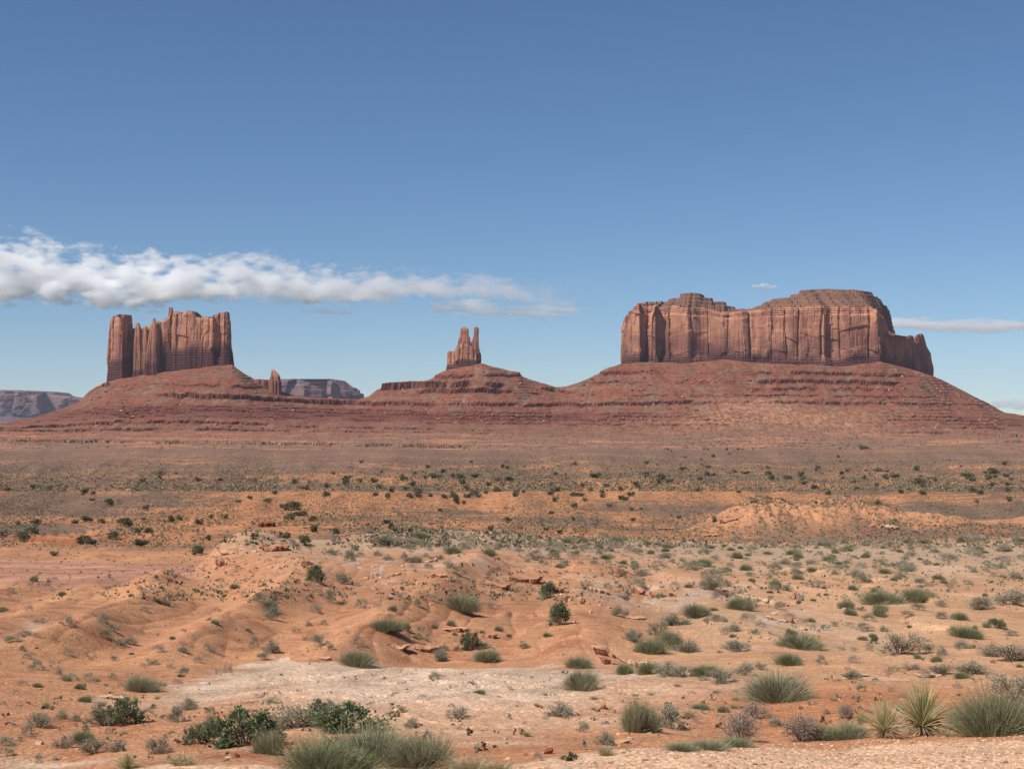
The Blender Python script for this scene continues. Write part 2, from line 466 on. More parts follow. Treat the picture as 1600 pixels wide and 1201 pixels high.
# for finding the place on the ground that a pixel of the photograph shows
n_in = len(a_in)
COL_U = 800 + F * np.tan(a_in)
SEL = (rad > 3) & (rad < 2700)
ROWS = (HOR - Z[SEL][:, :n_in] / Y[SEL][:, :n_in] * F)        # (nr, n_in)
DS = rad[SEL]

def at_pixel(u, row):
    """the visible ground point at a pixel of the 1600 px photograph"""
    j = int(np.clip(np.searchsorted(COL_U, u), 1, n_in - 1))
    r = ROWS[:, j]
    k = int(np.argmax(r <= row))
    if k == 0:
        k = len(DS) - 1 if r[-1] > row else 1
    t = (r[k - 1] - row) / max(r[k - 1] - r[k], 1e-6)
    dd = DS[k - 1] + np.clip(t, 0, 1) * (DS[k] - DS[k - 1])
    x = (u - 800) / F * dd
    return x, dd

def gz(x, y):
    return float(ground_z(np.array([x], float), np.array([y], float))[0])
# ------------------------------------------------------------------ the ridge of talus under the buttes
CREST = ([-600, -300, -60, 0, 60, 100, 125, 134, 141, 152, 168, 186, 210, 255, 300, 340, 363, 380, 400, 437, 450, 480, 530, 560, 576, 588, 600, 640, 660, 680, 697, 725, 752, 780, 812, 817, 850, 868, 885, 915, 930, 948, 970, 1000, 1075, 1130, 1190, 1250, 1320, 1375, 1415, 1460, 1475, 1500, 1540, 1570, 1600, 1700, 2000, 2400],
         [684, 678, 666, 661, 650, 637, 627, 616, 610, 603, 597, 592, 588, 581, 576, 571, 569, 582, 594, 611, 615, 621, 624, 624, 619, 609, 603, 600, 598, 588, 579, 573, 567, 576, 584, 589, 599, 605, 604, 594, 586, 577, 568, 566, 567, 562, 567, 570, 572, 565, 574, 588, 595, 608, 628, 644, 649, 656, 672, 684])
DC = 4285.0
Y_APRON, Y_TALUS = 2600.0, 3560.0
uu = np.linspace(-420, 2000, 1250)
dd_ = np.concatenate([np.arange(2560, 3560, 5.0), np.arange(3560, DC + 40, 2.3), np.linspace(DC + 42, 5080, 60), np.linspace(5100, 6600, 40)])
U, D = np.meshgrid(uu, dd_)
R_crest = np.interp(U, *CREST)
zc = -(R_crest - HOR) / F * DC
_cw = np.interp(uu, *CREST); R_soft = np.broadcast_to(np.maximum(blur(_cw[None], 9.0, 1)[0], _cw - 4), U.shape)
zs = -(R_soft - HOR) / F * DC
row_toe = 669 + 0.012 * np.abs(U - 900) + 4 * fbm(U / 260.0, U * 0 + 2, 3, 71) + 8 * gblob(U, 0, 1210, 0, 190, 1) - 6 * gblob(U, 0, 40, 0, 120, 1)
row_toe = np.maximum(row_toe, R_crest + 6)
z_toe = -(row_toe - HOR) / F * Y_TALUS
z_apr = -(704 - HOR) / F * Y_APRON - 2.0
t = np.clip((D - Y_TALUS) / (DC - Y_TALUS), 0, 1)
pw = 1.12
ze = zs + (zc - zs) * sstep(0.80, 1.0, t)
Zt = z_toe + (ze - z_toe) * (0.55 * t + 0.45 * t ** 1.7)
ta = np.clip((D - Y_APRON) / (Y_TALUS - Y_APRON), 0, 1)
Zt = np.where(D < Y_TALUS, z_apr + (z_toe - z_apr) * ta ** 0.95, Zt)
Zt = np.where(D < Y_APRON, z_apr - (Y_APRON - D) * 0.2, Zt)
# level ground behind the brink, then down the far side
Wd = 60 + 640 * sstep(935, 985, U) * (1 - sstep(1475, 1520, U)) + 90 * sstep(150, 175, U) * (1 - sstep(360, 372, U)) + 40 * gblob(U, 0, 725, 0, 40, 1)
bk = np.clip((D - DC - Wd) / 900.0, 0, 1)
Zb = zc + (-112 - zc) * sstep(0, 1, bk) - 4 * np.clip((D - DC) / 100, 0, 1)
Zt = np.where(D > DC, Zb, Zt)
Xt = (U - 800) / F * D
# ledges: (row by column, height in px, strength by column, share broken away)
def led(us, rows, h, su, sv, gap, seed, lip=4.0):
    return (us, rows, h, su, sv, gap, seed, lip)
LEDGES = [
    led([140, 262, 380, 480, 620, 900, 1080, 1250, 1460], [612, 617, 621, 627, 631, 632, 629, 628, 631], 5.5, [120, 240, 270, 560, 640, 1000, 1070, 1130, 1300, 1500], [0, 0.2, 1, 1, .8, .7, .8, .25, .8, .2], 0.10, 81),
    led([583, 640, 760, 830, 890, 960], [606, 603, 601, 605, 612, 620], 9.0, [572, 585, 820, 860, 930], [0, 1, 1, .5, 0], 0.05, 82, 6.0),
    led([583, 640, 760, 830, 890], [612, 611, 610, 613, 620], 5.0, [600, 640, 820, 850], [0, 1, 1, 0], 0.3, 83),
    led([670, 760, 812], [589, 585, 586], 3.5, [660, 680, 812, 822], [0, .8, 1, 0], 0.2, 84),
    led([930, 1000, 1080, 1250, 1450], [583, 581, 582, 583, 588], 4.0, [925, 945, 1000, 1060, 1170, 1230, 1400, 1440], [0, .9, .6, .2, .3, .9, .9, 0], 0.2, 85),
    led([930, 1080, 1250, 1450], [598, 596, 596, 600], 4.5, [900, 940, 1000, 1140, 1190, 1400, 1440], [0, .7, .2, .3, 1, .9, 0], 0.15, 86),
    led([1150, 1300, 1450], [608, 607, 609], 4.0, [1150, 1200, 1380, 1440], [0, .8, .7, 0], 0.3, 87),
    led([900, 1250, 1450], [617, 618, 620], 2.5, [880, 920, 1450, 1500], [0, .5, .6, 0], 0.4, 88),
    led([130, 260, 420], [600, 600, 604], 3.5, [125, 140, 200, 300, 360, 437, 445], [0, .8, .2, .5, .9, 1, 0], 0.2, 89),
    led([0, 260, 480, 700, 900, 1250, 1600], [648, 634, 638, 644, 646, 646, 655], 2.0, [0, 180, 1000, 1100, 1350, 1400, 1700], [.2, .8, .8, .4, .1, .6, .6], 0.3, 90, 2.0),
    led([0, 260, 480, 700, 900, 1250, 1600], [652, 639, 643, 649, 651, 651, 660], 2.2, [0, 180, 1000, 1100, 1350, 1400, 1700], [.2, .9, .9, .6, .1, .7, .7], 0.25, 91, 2.0),
    led([0, 260, 480, 700, 900, 1250, 1600], [656, 644, 648, 654, 656, 656, 664], 2.0, [0, 180, 1000, 1100, 1350, 1400, 1700], [.2, .8, .8, .7, .1, .5, .8], 0.3, 92, 2.0),
    led([0, 260, 480, 700, 900, 1250, 1600], [661, 649, 653, 660, 662, 662, 669], 2.2, [0, 180, 1000, 1100, 1350, 1400, 1700], [.3, .7, .7, .8, .1, .4, .9], 0.3, 93, 2.0),
    led([0, 150, 300, 480, 700, 900], [670, 661, 658, 666, 671, 675], 3.5, [-100, 300, 760, 820], [.9, .9, .5, 0], 0.35, 94, 3.0),
    led([0, 240, 330, 480, 700, 900], [673, 671, 670, 674, 676, 680], 3.5, [-100, 300, 760, 820], [.8, .9, .5, 0], 0.45, 95, 3.0),
    led([-200, 0, 120, 300, 480, 640, 760], [690, 688, 690, 692, 694, 697, 699], 5.0, [-300, 0, 150, 600, 700, 760], [.8, .9, .7, .9, .8, 0], 0.35, 96, 5.0),
    led([1400, 1500, 1600, 1900], [676, 677, 682, 686], 3.5, [1380, 1430, 1600, 1900], [0, .8, .9, .6], 0.35, 97, 3.0),
    led([1500, 1600, 1900], [688, 691, 694], 3.0, [1500, 1560, 1900], [0, .9, .6], 0.4, 98, 3.0),
]
rowbase = HOR - Zt / D * F
shift = np.zeros_like(D)
strata = np.zeros_like(D)
fanpatch = fbm(U / 45.0, D / 420.0, 3, 72)
for (us, rows, h, su, sv, gap, seed, lip) in LEDGES:
    ucol = uu
    rk = np.interp(ucol, us, rows) + 0.7 * fbm(ucol / 70.0, ucol * 0 + seed, 3, seed) 
    st = np.interp(ucol, su, sv) * sstep(gap - 0.35, gap + 0.1, 0.5 + fbm(ucol / 60.0, ucol * 0 + seed * 1.7, 3, seed + 200))
    # debris cones bury the ledge here and there
    dk = np.zeros(len(ucol))
    front = dd_ < DC + 5
    for j in range(len(ucol)):
        r = rowbase[front, j]
        k = int(np.argmax(r <= rk[j]))
        dk[j] = dd_[front][k] if r[-1] <= rk[j] else 1e9
    jag = 6 * fbm(ucol / 11.0, ucol * 0 + seed, 3, seed + 300) + 11 * (rnd(ucol / 8.0 + 0.5 * perlin(ucol / 12.0, ucol * 0, seed), 0, seed) - 0.5) + 6 * (rnd(ucol / 3.1, 0, seed + 5) - 0.5)
    if rows[0] > 665: jag = 1.6 * fbm(ucol / 16.0, ucol * 0 + seed, 3, seed + 300) * 10
    dk = np.where(dk < 1e8, dk + jag, dk)
    tau = D - dk[None, :]
    hm = 1.2 * h / F * np.minimum(dk, 5000)[None, :] * st[None, :]
    L = 90.0 if h > 3.2 else 34.0
    f = np.where(tau >= 0, 0.62 * np.clip(1 - tau / L, 0, 1), -0.38 * np.clip(1 + tau / (0.6 * L), 0, 1))
    valid = (dk < 1e8)[None, :]
    Zt = Zt + np.where(valid, f * hm, 0)
    shift = shift - np.where(valid & (tau >= -1), lip * st[None, :] * np.exp(-(tau / 7.0) ** 2), 0) + np.where(valid & (tau < -1), 0.5 * lip * st[None, :] * np.exp(-(tau / 6.0) ** 2), 0)
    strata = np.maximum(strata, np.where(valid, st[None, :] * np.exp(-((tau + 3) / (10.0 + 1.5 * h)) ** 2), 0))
# thin beds all over the slope, hidden where debris lies
bedm = sstep(-0.35, 0.25, -fbm(U / 38.0, D / 700.0, 3, 79)) * sstep(3500, 3650, D) * (1 - sstep(DC - 12, DC, D)) * (1 - 0.9 * np.clip(gblob(U, 0, 1200, 0, 150, 1) * (rowbase > 628), 0, 1))
for P_, A_, ph in ((9.0, 0.85, 0.0), (4.6, 0.7, 2.3)):
    q = (Zt + 0.012 * Xt + 1.3 * perlin(Xt / 130.0, D / 500.0, 106)) / P_ + ph
    q = q - np.floor(q)
    Zt = Zt + A_ * bedm * P_ * 0.5 * (sstep(0.38, 0.62, q) - q)
    shift = shift - 1.6 * A_ * bedm * np.exp(-((q - 0.64) / 0.10) ** 2) + 0.8 * A_ * bedm * np.exp(-((q - 0.36) / 0.10) ** 2)
# gullies and rubble
sl = sstep(3500, 3700, D) * (1 - sstep(DC - 30, DC + 5, D))
g = np.abs(perlin(Xt / 55.0 + 0.6 * perlin(Xt / 150.0, D / 300.0, 74), D / 520.0, 73))
Zt = Zt - sl * 2.6 * (1 - g) ** 4
g2 = np.abs(perlin(Xt / 21.0, D / 260.0, 75))
Zt = Zt - sl * 0.7 * (1 - g2) ** 4
ap = sstep(2600, 2800, D) * (1 - sstep(DC + 100, DC + 400, D))
Zt = Zt + ap * (1.5 * fbm(Xt / 45.0, D / 90.0, 4, 76) + 0.5 * fbm(Xt / 9.0, D / 14.0, 3, 77) * (D > 3300))
rub = sstep(0.05, 0.5, fanpatch) * sl
Zt = Zt + rub * 2.2 * np.maximum(fbm(Xt / 6.5, D / 8.0, 2, 78), 0)
Dn = D + shift
Vt = np.stack([Xt * Dn / D, Dn, Zt], -1)
# colours of the slope
RT = HOR - Zt / D * F
n1 = fbm(Xt / 60.0, D / 110.0, 4, 101); n2 = fbm(Xt / 14.0, D / 30.0, 3, 102)
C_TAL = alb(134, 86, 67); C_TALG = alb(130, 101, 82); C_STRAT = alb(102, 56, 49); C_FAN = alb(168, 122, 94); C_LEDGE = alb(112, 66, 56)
c = np.zeros(D.shape + (3,)) + C_TAL
c = lerp(c, 0.85 * sstep(-0.1, 0.6, n1 + 0.5 * n2), C_TALG)
c = lerp(c, 0.6 * sstep(0.1, 0.7, -n1 + 0.6 * n2), alb(138, 82, 62))
band = np.exp(-((RT - np.interp(U, [0, 260, 480, 700, 900, 1250, 1600], [653, 641, 646, 652, 654, 656, 664])) / 10.0) ** 2) * np.interp(U, [0, 180, 1000, 1090, 1340, 1400, 1700], [.25, .8, .8, .2, .1, .7, .8])
c = lerp(c, np.clip(band * (0.8 + 0.5 * n2), 0, 1), C_STRAT * 1.12)
lines = 0.5 + 0.5 * np.sin(RT * 2.6 + 3 * n1)
c = c * (1 - 0.22 * (band * lines)[..., None])
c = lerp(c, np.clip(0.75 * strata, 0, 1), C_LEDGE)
fan_m = np.clip(gblob(U, RT, 1215, 668, 190, 26) * 1.25 + gblob(U, RT, 1180, 640, 60, 22), 0, 1) * sstep(3000, 3300, D)
c = lerp(c, np.clip(fan_m * (0.85 + 0.6 * n2), 0, 1), C_FAN)
c = lerp(c, 0.55 * sstep(654, 672, RT + 8 * n1), alb(138, 98, 79))
plain = sstep(670, 690, RT + 9 * n1)
c = lerp(c, np.clip(plain * 0.9, 0, 1), alb(144, 110, 90))
c = lerp(c, np.clip(plain * sstep(0.1, 0.6, fbm((U - 800) / 160.0, RT / 4.0, 3, 103)), 0, 1) * 0.7, alb(196, 134, 98))
c = lerp(c, np.clip(gblob(U, RT, 310, 679, 230, 5) + gblob(U, RT, 40, 680, 90, 5) + gblob(U, RT, 900, 702, 110, 5), 0, 1) * 0.3, alb(180, 112, 84))
c = np.clip(c * (1 + 0.14 * n2[..., None]), 0.01, 0.7)
M_TALUS = earth_material("talus_debris", (0.02, 0.16, 0.55), 2.0, 0.55, (0.74, 1.26))
hills = tag(link("hills", mesh_from("hills", Vt.reshape(-1, 3), grid_faces(*D.shape), False, c.reshape(-1, 3)), M_TALUS), kind="structure")
TAL_ROWS, TAL_U, TAL_D, TAL_Z = HOR - Zt / D * F, uu, dd_, Zt

def talus_at(u, row):
    j = int(np.clip(np.searchsorted(TAL_U, u), 0, len(TAL_U) - 1))
    k = int(np.argmax(TAL_ROWS[:, j] <= row))
    return (u - 800) / F * TAL_D[k], TAL_D[k], TAL_Z[k, j]

def crest_z(x, y):
    u = 800 + F * x / y
    return -(np.interp(u, *CREST) - HOR) / F * DC

# ------------------------------------------------------------------ cliffs
def rock_material(name, c_light, c_dark, c_band, c_varn, c_crest=alb(122, 92, 76), sc=1.0, bump=1.6):
    """sandstone wall: sheer orange rock with dark varnish running down, bedded darker foot (attribute Col.r = height share, .g = foot, .b = crest)."""
    m, nt, out = new_mat(name)
    at = nt.nodes.new('ShaderNodeAttribute'); at.attribute_name = 'Col'
    sep = nt.nodes.new('ShaderNodeSeparateColor'); nt.links.new(at.outputs['Color'], sep.inputs[0])
    vs = mapped(nt, 0.030 * sc, 0.030 * sc, 0.0045 * sc)
    streak = noise_node(nt, 1.0, 6, 0.65, vs)
    vf = mapped(nt, 0.11 * sc, 0.11 * sc, 0.012 * sc)
    streak2 = noise_node(nt, 1.0, 5, 0.6, vf)
    vb = mapped(nt, 0.004 * sc, 0.004 * sc, 0.16 * sc)
    bed = noise_node(nt, 1.0, 4, 0.7, vb)
    vp = mapped(nt, 0.012 * sc, 0.012 * sc, 0.012 * sc)
    patch = noise_node(nt, 1.0, 5, 0.6, vp)
    def mixc(a, b, f):
        n = nt.nodes.new('ShaderNodeMix'); n.data_type = 'RGBA'
        for s, v in ((6, a), (7, b)):
            if hasattr(v, 'is_linked'): nt.links.new(v, n.inputs[s])
            else: n.inputs[s].default_value = (*v, 1)
        nt.links.new(f, n.inputs[0])
        return n.outputs[2]
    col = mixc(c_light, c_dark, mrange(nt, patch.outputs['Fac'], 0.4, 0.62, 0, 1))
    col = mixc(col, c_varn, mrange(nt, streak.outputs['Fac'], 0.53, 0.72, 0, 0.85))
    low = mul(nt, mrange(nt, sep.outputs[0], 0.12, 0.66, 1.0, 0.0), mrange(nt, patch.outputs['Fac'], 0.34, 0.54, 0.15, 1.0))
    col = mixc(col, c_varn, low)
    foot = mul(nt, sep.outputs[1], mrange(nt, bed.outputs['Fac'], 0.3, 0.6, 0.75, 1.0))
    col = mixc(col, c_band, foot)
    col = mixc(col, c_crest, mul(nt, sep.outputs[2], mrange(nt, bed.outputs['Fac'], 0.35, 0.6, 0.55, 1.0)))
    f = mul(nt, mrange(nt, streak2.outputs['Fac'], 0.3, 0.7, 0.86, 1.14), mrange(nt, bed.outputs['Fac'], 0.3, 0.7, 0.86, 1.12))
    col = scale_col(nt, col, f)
    h = add(nt, mul(nt, streak2.outputs['Fac'], 1.0), mul(nt, bed.outputs['Fac'], 0.8))
    bp = nt.nodes.new('ShaderNodeBump'); bp.inputs['Strength'].default_value = 0.7; bp.inputs['Distance'].default_value = bump / sc
    nt.links.new(h, bp.inputs['Height'])
    b = nt.nodes.new('ShaderNodeBsdfPrincipled'); b.inputs['Roughness'].default_value = 0.95
    b.inputs['Specular IOR Level'].default_value = 0.08
    nt.links.new(col, b.inputs['Base Color']); nt.links.new(bp.outputs[0], b.inputs['Normal'])
    nt.links.new(b.outputs[0], out.inputs['Surface'])
    return m

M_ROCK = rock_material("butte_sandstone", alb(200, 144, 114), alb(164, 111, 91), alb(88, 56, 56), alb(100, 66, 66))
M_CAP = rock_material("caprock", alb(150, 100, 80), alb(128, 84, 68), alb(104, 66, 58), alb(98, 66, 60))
M_FAR_HAZED = rock_material("far_mesa_haze_tinted_rock", alb(140, 108, 106), alb(112, 90, 98), alb(94, 82, 96), alb(80, 74, 92), sc=0.35, bump=2.0)  # rock colours shifted to blue-grey: distance haze painted in, on top of the haze volume

def upt(u, d):
    return ((u - 800) / F * d, d)

def resample(pts, step):
    p = np.array(pts, float); q = np.vstack([p, p[:1]])
    seg = np.hypot(*np.diff(q, axis=0).T); s = np.concatenate([[0], np.cumsum(seg)])
    n = int(s[-1] / step)
    t = np.arange(n) * s[-1] / n
    return np.stack([np.interp(t, s, q[:, 0]), np.interp(t, s, q[:, 1])], -1), t, s[-1]

def cells(s, width, per, seed, jitter=0.85):
    """irregular cells along the wall: id, distance to the near joint, position across the cell"""
    n = max(int(per / width), 3); w = per / n
    k = np.floor(s / w)
    def edge(i):
        return (i + jitter * (rnd(np.mod(i, n), 0, seed) - 0.5) * 2 * 0.5) * w
    a = edge(k); b = edge(k + 1)
    k = np.where(s < a, k - 1, np.where(s >= b, k + 1, k))
    a = edge(k); b = edge(k + 1)
    f = np.clip((s - a) / np.maximum(b - a, 1e-3), 0, 1)
    return np.mod(k, n), np.minimum(s - a, b - s), f

def cliff_mesh(name, pts, zb, zt, seed, step=2.2, nz=90, batter=0.05, foot=0.22, amp=1.0, cell=(34.0, 12.0), rim=None, cap_rings=26, cap_fn=None, smooth_pts=2.0, foot_out=6.0, rough_top=3.0, upper=0.0):
    """one wall of sheer rock round the outline PTS (counter-clockwise from above), zb(x,y), zt(x,y): foot and rim heights."""
    P, s, per = resample(pts, step)
    n = len(P)
    k = int(max(1, 3 * smooth_pts))
    if smooth_pts > 0:
        idx = np.arange(n)[:, None] + np.arange(-k, k + 1)[None]
        w = np.exp(-0.5 * (np.arange(-k, k + 1) / smooth_pts) ** 2); w /= w.sum()
        P = (P[idx % n] * w[None, :, None]).sum(1)
    T = np.roll(P, -1, 0) - np.roll(P, 1, 0); T /= np.linalg.norm(T, axis=1)[:, None] + 1e-9
    N = np.stack([T[:, 1], -T[:, 0]], -1)          # outward for counter-clockwise
    zbv = zb(P[:, 0], P[:, 1]); ztv = zt(P[:, 0], P[:, 1])
    ztv0 = ztv
    ids, de, f = cells(s, cell[1] * 1.6, per, seed + 3)
    ztv = ztv + rough_top * (rnd(ids, 0, seed + 4) - 0.5) * 2
    tt = np.linspace(0, 1, nz)[:, None]
    Zg = zbv[None] + (ztv - zbv)[None] * tt
    H = (ztv - zbv)[None] + 0 * tt
    up = Zg - zbv[None]
    S = s[None] + 1.6 * perlin(s[None] / 40.0, Zg / 70.0, seed) + 0.9 * perlin(s[None] / 9.0, Zg / 14.0, seed + 1)
    S = S + 0.07 * (Zg - zbv[None]) * perlin(s[None] / 60.0, Zg / 300.0, seed + 2)
    S = np.mod(S, per)
    sheer = sstep(foot - 0.06, foot + 0.08, tt + 0.04 * perlin(s[None] / 25.0, tt * 2, seed + 9))
    off = batter * up * 1.0                                            # inward
    i1, d1, f1 = cells(S, cell[0], per, seed + 20)
    i2, d2, f2 = cells(S, cell[1], per, seed + 40)
    m1 = rnd(i1, 9, seed + 50); calm = 0.25 + 0.75 * (m1 > 0.5)
    a = 9.0 * perlin(S / 120.0, Zg / 400.0, seed + 51)
    a = a + 5.5 * (rnd(i1, 0, seed + 21) - 0.5) + 1.8 * (rnd(i2, 0, seed + 41) - 0.5)
    a = a + 7.0 * np.exp(-(d1 / 2.4) ** 2) * (rnd(i1, 1, seed + 22) > 0.25) + 3.6 * np.exp(-(d2 / 1.5) ** 2) * calm * np.maximum(rnd(i2, 1, seed + 42) - 0.45, 0) * 2 * sstep(-0.3, 0.3, perlin(s[None] / 30.0, Zg / 45.0, seed + 7))
    a = a - 3.0 * (1 - (2 * f1 - 1) ** 2) * (m1 > 0.3)                               # each buttress bulges
    # slabs that have dropped out of the wall
    zq = np.floor((Zg + 22 * rnd(i2, 3, seed + 43) + 1.2 * (rnd(i1, 4, seed) - 0.5) * (S - s[None].mean()) * 0 + 6 * f2 * (rnd(i2, 8, seed) - 0.5)) / 38.0)
    a = a + 3.4 * (rnd(i2 + 91 * zq, 5, seed + 44) - 0.5) * (rnd(i2 + 91 * zq, 6, seed + 49) > 0.55)
    zq1 = np.floor((Zg + 30 * rnd(i1, 3, seed + 45) + 46 * f1 * (rnd(i1, 8, seed + 45) - 0.5)) / 62.0)
    a = a + 6.5 * (rnd(i1 + 57 * zq1, 7, seed + 46) - 0.4) * (rnd(i1 + 57 * zq1, 8, seed + 47) > 0.45)
    a = a + 0.9 * calm * fbm(S / 7.0, Zg / 30.0, 3, seed + 48)
    off = off + amp * sheer * a
    # bedded foot: little steps, standing a bit forward
    zb_abs = Zg / 7.5 + 0.25 * perlin(s[None] / 60.0, Zg * 0, seed + 60)
    q = zb_abs - np.floor(zb_abs)
    ft = (1 - sheer)
    off = off + amp * ft * (-foot_out * (1 - tt / foot).clip(0, 1) + 2.8 * q - 1.4 + 1.6 * np.exp(-(d2 / 1.6) ** 2) * (0.4 + rnd(i2, 4, seed)) + 3.4 * (rnd(i1, 0, seed + 21) - 0.5))
    # weathered rim
    ub = (Zg / 6.0) % 1.0
    off = off + amp * sstep(0.84, 0.9, tt + 0.03 * perlin(s[None] / 30.0, tt, seed + 62)) * (2.2 * ub + 1.5) * upper
    off = off + amp * 5.0 * sstep(0.93, 1.0, tt) ** 2 * (0.35 + rnd(i2, 6, seed + 61)) + amp * 2.0 * sstep(0.86, 0.88, tt) * (rnd(i1, 2, seed) > 0.5)
    Xw = P[None, :, 0] - off * N[None, :, 0]; Yw = P[None, :, 1] - off * N[None, :, 1]
    top = np.stack([Xw[-1], Yw[-1]], -1)
    ctr = top.mean(0)
    ring = [np.stack([Xw, Yw, Zg], -1)]
    colr = [np.stack([tt + 0 * Zg, (1 - sheer) * np.ones_like(Zg), 0 * Zg], -1)]
    fr = np.linspace(0, 1, cap_rings + 1)[1:] ** 0.8
    line = top.copy()
    # shrink towards a spine, so long outlines keep their length
    span = top.max(0) - top.min(0)
    long_axis = 0 if span[0] > span[1] else 1
    spine = top.copy()
    o_ax = 1 - long_axis
    spine[:, o_ax] = ctr[o_ax] + 0.01 * (top[:, o_ax] - ctr[o_ax])
    spine[:, long_axis] = ctr[long_axis] + 0.82 * (top[:, long_axis] - ctr[long_axis])
    for r in fr:
        q = top + (spine - top) * r
        zz = zt(q[:, 0], q[:, 1])
        zz = zz + (ztv - ztv0) * (1 - r) if cap_fn is None else cap_fn(q[:, 0], q[:, 1], ztv, r)
        zz = zz + 0.8 * fbm(q[:, 0] / 14.0, q[:, 1] / 14.0, 2, seed + 70) * min(1, r * 4)
        ring.append(np.stack([q[:, 0], q[:, 1], zz], -1)[None])
        colr.append(np.stack([np.ones(n), 0.25 * np.ones(n), np.ones(n)], -1)[None])
    V = np.concatenate(ring); Cc = np.concatenate(colr)
    nr_ = V.shape[0]
    fcs = grid_faces(nr_, n, wrap=True)
    V = V.reshape(-1, 3); Cc = Cc.reshape(-1, 3)
    return mesh_from(name, V, fcs, False, Cc)

def spire_mesh(name, prof, d, depth=0.8, seed=1, n=90, nz=70, amp=1.0, foot=0.2):
    """a pinnacle from rows of (row, left u, right u) at distance d; depth = thickness / width"""
    rows = np.array([p[0] for p in prof], float); ul = np.array([p[1] for p in prof], float); ur = np.array([p[2] for p in prof], float)
    o = np.argsort(-rows); rows, ul, ur = rows[o], ul[o], ur[o]
    rr = np.linspace(rows[0], rows[-1], nz)
    l = np.interp(-rr, -rows, ul); r = np.interp(-rr, -rows, ur)
    z = -(rr - HOR) / F * d
    cx = ((l + r) / 2 - 800) / F * d; hw = 1.07 * (r - l) / 2 / F * d
    th = np.linspace(0, 2 * math.pi, n, endpoint=False)
    ex = 0.60
    cs = np.sign(np.cos(th)) * np.abs(np.cos(th)) ** ex; sn = np.sign(np.sin(th)) * np.abs(np.sin(th)) ** ex
    k = 1 + amp * 0.10 * fbm(np.cos(th)[None] * 2.2 + z[:, None] / 60.0, np.sin(th)[None] * 2.2 + z[:, None] / 75.0, 3, seed)
    per = 2 * math.pi
    i2, d2, f2 = cells(np.mod(th[None] + 0.06 * perlin(z[:, None] / 20.0, th[None] * 2, seed), per), 0.42, per, seed + 3)
    k = k - amp * 0.16 * np.exp(-(d2 / 0.06) ** 2) + amp * 0.10 * (rnd(i2, 0, seed + 5) - 0.5)
    zq = z[:, None] / 8.0; k = k - amp * 0.05 * (zq - np.floor(zq)) * (rr[:, None] > rows[-1] + (rows[0] - rows[-1]) * (1 - foot))
    V = np.stack([cx[:, None] + hw[:, None] * cs[None] * k, d + hw[:, None] * depth * sn[None] * k, z[:, None] + 0 * k], -1)
    t = (rr - rows[0]) / (rows[-1] - rows[0])
    ftm = 1 - sstep(foot - 0.05, foot + 0.08, t)
    Cc = np.stack([t[:, None] + 0 * k, ftm[:, None] + 0 * k, 0 * k], -1)
    mid = np.array([[cx[-1], d, z[-1] + 0.5 * hw[-1]]])
    i0 = np.arange(n); last = (nz - 1) * n
    fan_ = np.stack([last + i0, last + (i0 + 1) % n, np.full(n, nz * n)], -1)
    return mesh_from(name, np.concatenate([V.reshape(-1, 3), mid]), [grid_faces(nz, n, True), fan_], False, np.concatenate([Cc.reshape(-1, 3), [[1, 0, 1]]]))

def top_fn(us, rows, d):
    us = np.array(us, float); z = -(np.array(rows, float) - HOR) / F * d
    return lambda x, y: np.interp(800 + F * x / d, us, z)

def base_fn(drop=10):
    return lambda x, y: crest_z(x, y) - drop

def empty(name, loc=(0, 0, 0)):
    o = bpy.data.objects.new(name, None); COL.objects.link(o); o.location = loc
    o.empty_display_size = 1.0
    return o

# the castle-like butte in the west
castle = tag(empty("sandstone_butte"), "castle-shaped red butte split into a separate square tower, thin pinnacles and a jagged wall", "butte")
tower_out = [upt(168, 4312), upt(178, 4296), upt(191, 4285), upt(211.5, 4345), upt(210, 4385), upt(180, 4400), upt(168, 4372)]
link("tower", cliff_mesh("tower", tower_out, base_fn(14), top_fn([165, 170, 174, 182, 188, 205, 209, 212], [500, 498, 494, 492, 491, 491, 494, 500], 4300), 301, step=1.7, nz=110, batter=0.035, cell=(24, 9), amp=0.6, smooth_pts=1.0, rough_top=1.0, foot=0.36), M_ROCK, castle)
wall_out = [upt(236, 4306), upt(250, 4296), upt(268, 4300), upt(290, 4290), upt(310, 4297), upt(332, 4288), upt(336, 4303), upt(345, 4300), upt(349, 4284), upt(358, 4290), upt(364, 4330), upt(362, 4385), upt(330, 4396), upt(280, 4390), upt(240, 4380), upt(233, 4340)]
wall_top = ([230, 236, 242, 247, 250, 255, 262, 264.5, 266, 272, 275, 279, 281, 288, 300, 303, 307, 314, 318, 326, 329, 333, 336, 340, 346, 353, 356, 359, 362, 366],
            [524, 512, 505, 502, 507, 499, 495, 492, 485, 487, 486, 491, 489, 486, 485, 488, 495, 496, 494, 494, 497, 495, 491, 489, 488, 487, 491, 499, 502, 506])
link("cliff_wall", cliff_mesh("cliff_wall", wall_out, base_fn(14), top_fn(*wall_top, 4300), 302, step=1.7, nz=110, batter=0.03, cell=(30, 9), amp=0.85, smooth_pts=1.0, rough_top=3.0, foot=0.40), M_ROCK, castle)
low_out = [upt(204, 4340), upt(212, 4322), upt(224, 4318), upt(236, 4312), upt(248, 4312), upt(250, 4360), upt(228, 4380), upt(206, 4376)]
link("cliff_wall", cliff_mesh("cliff_wall", low_out, base_fn(14), top_fn([203, 212, 216, 220, 224, 228, 233, 238, 250], [514, 509, 522, 512, 526, 513, 507, 503, 504], 4320), 304, step=1.7, nz=80, batter=0.05, cell=(12, 7), amp=0.55, smooth_pts=1.0, rough_top=2.0, foot=0.3), M_ROCK, castle)
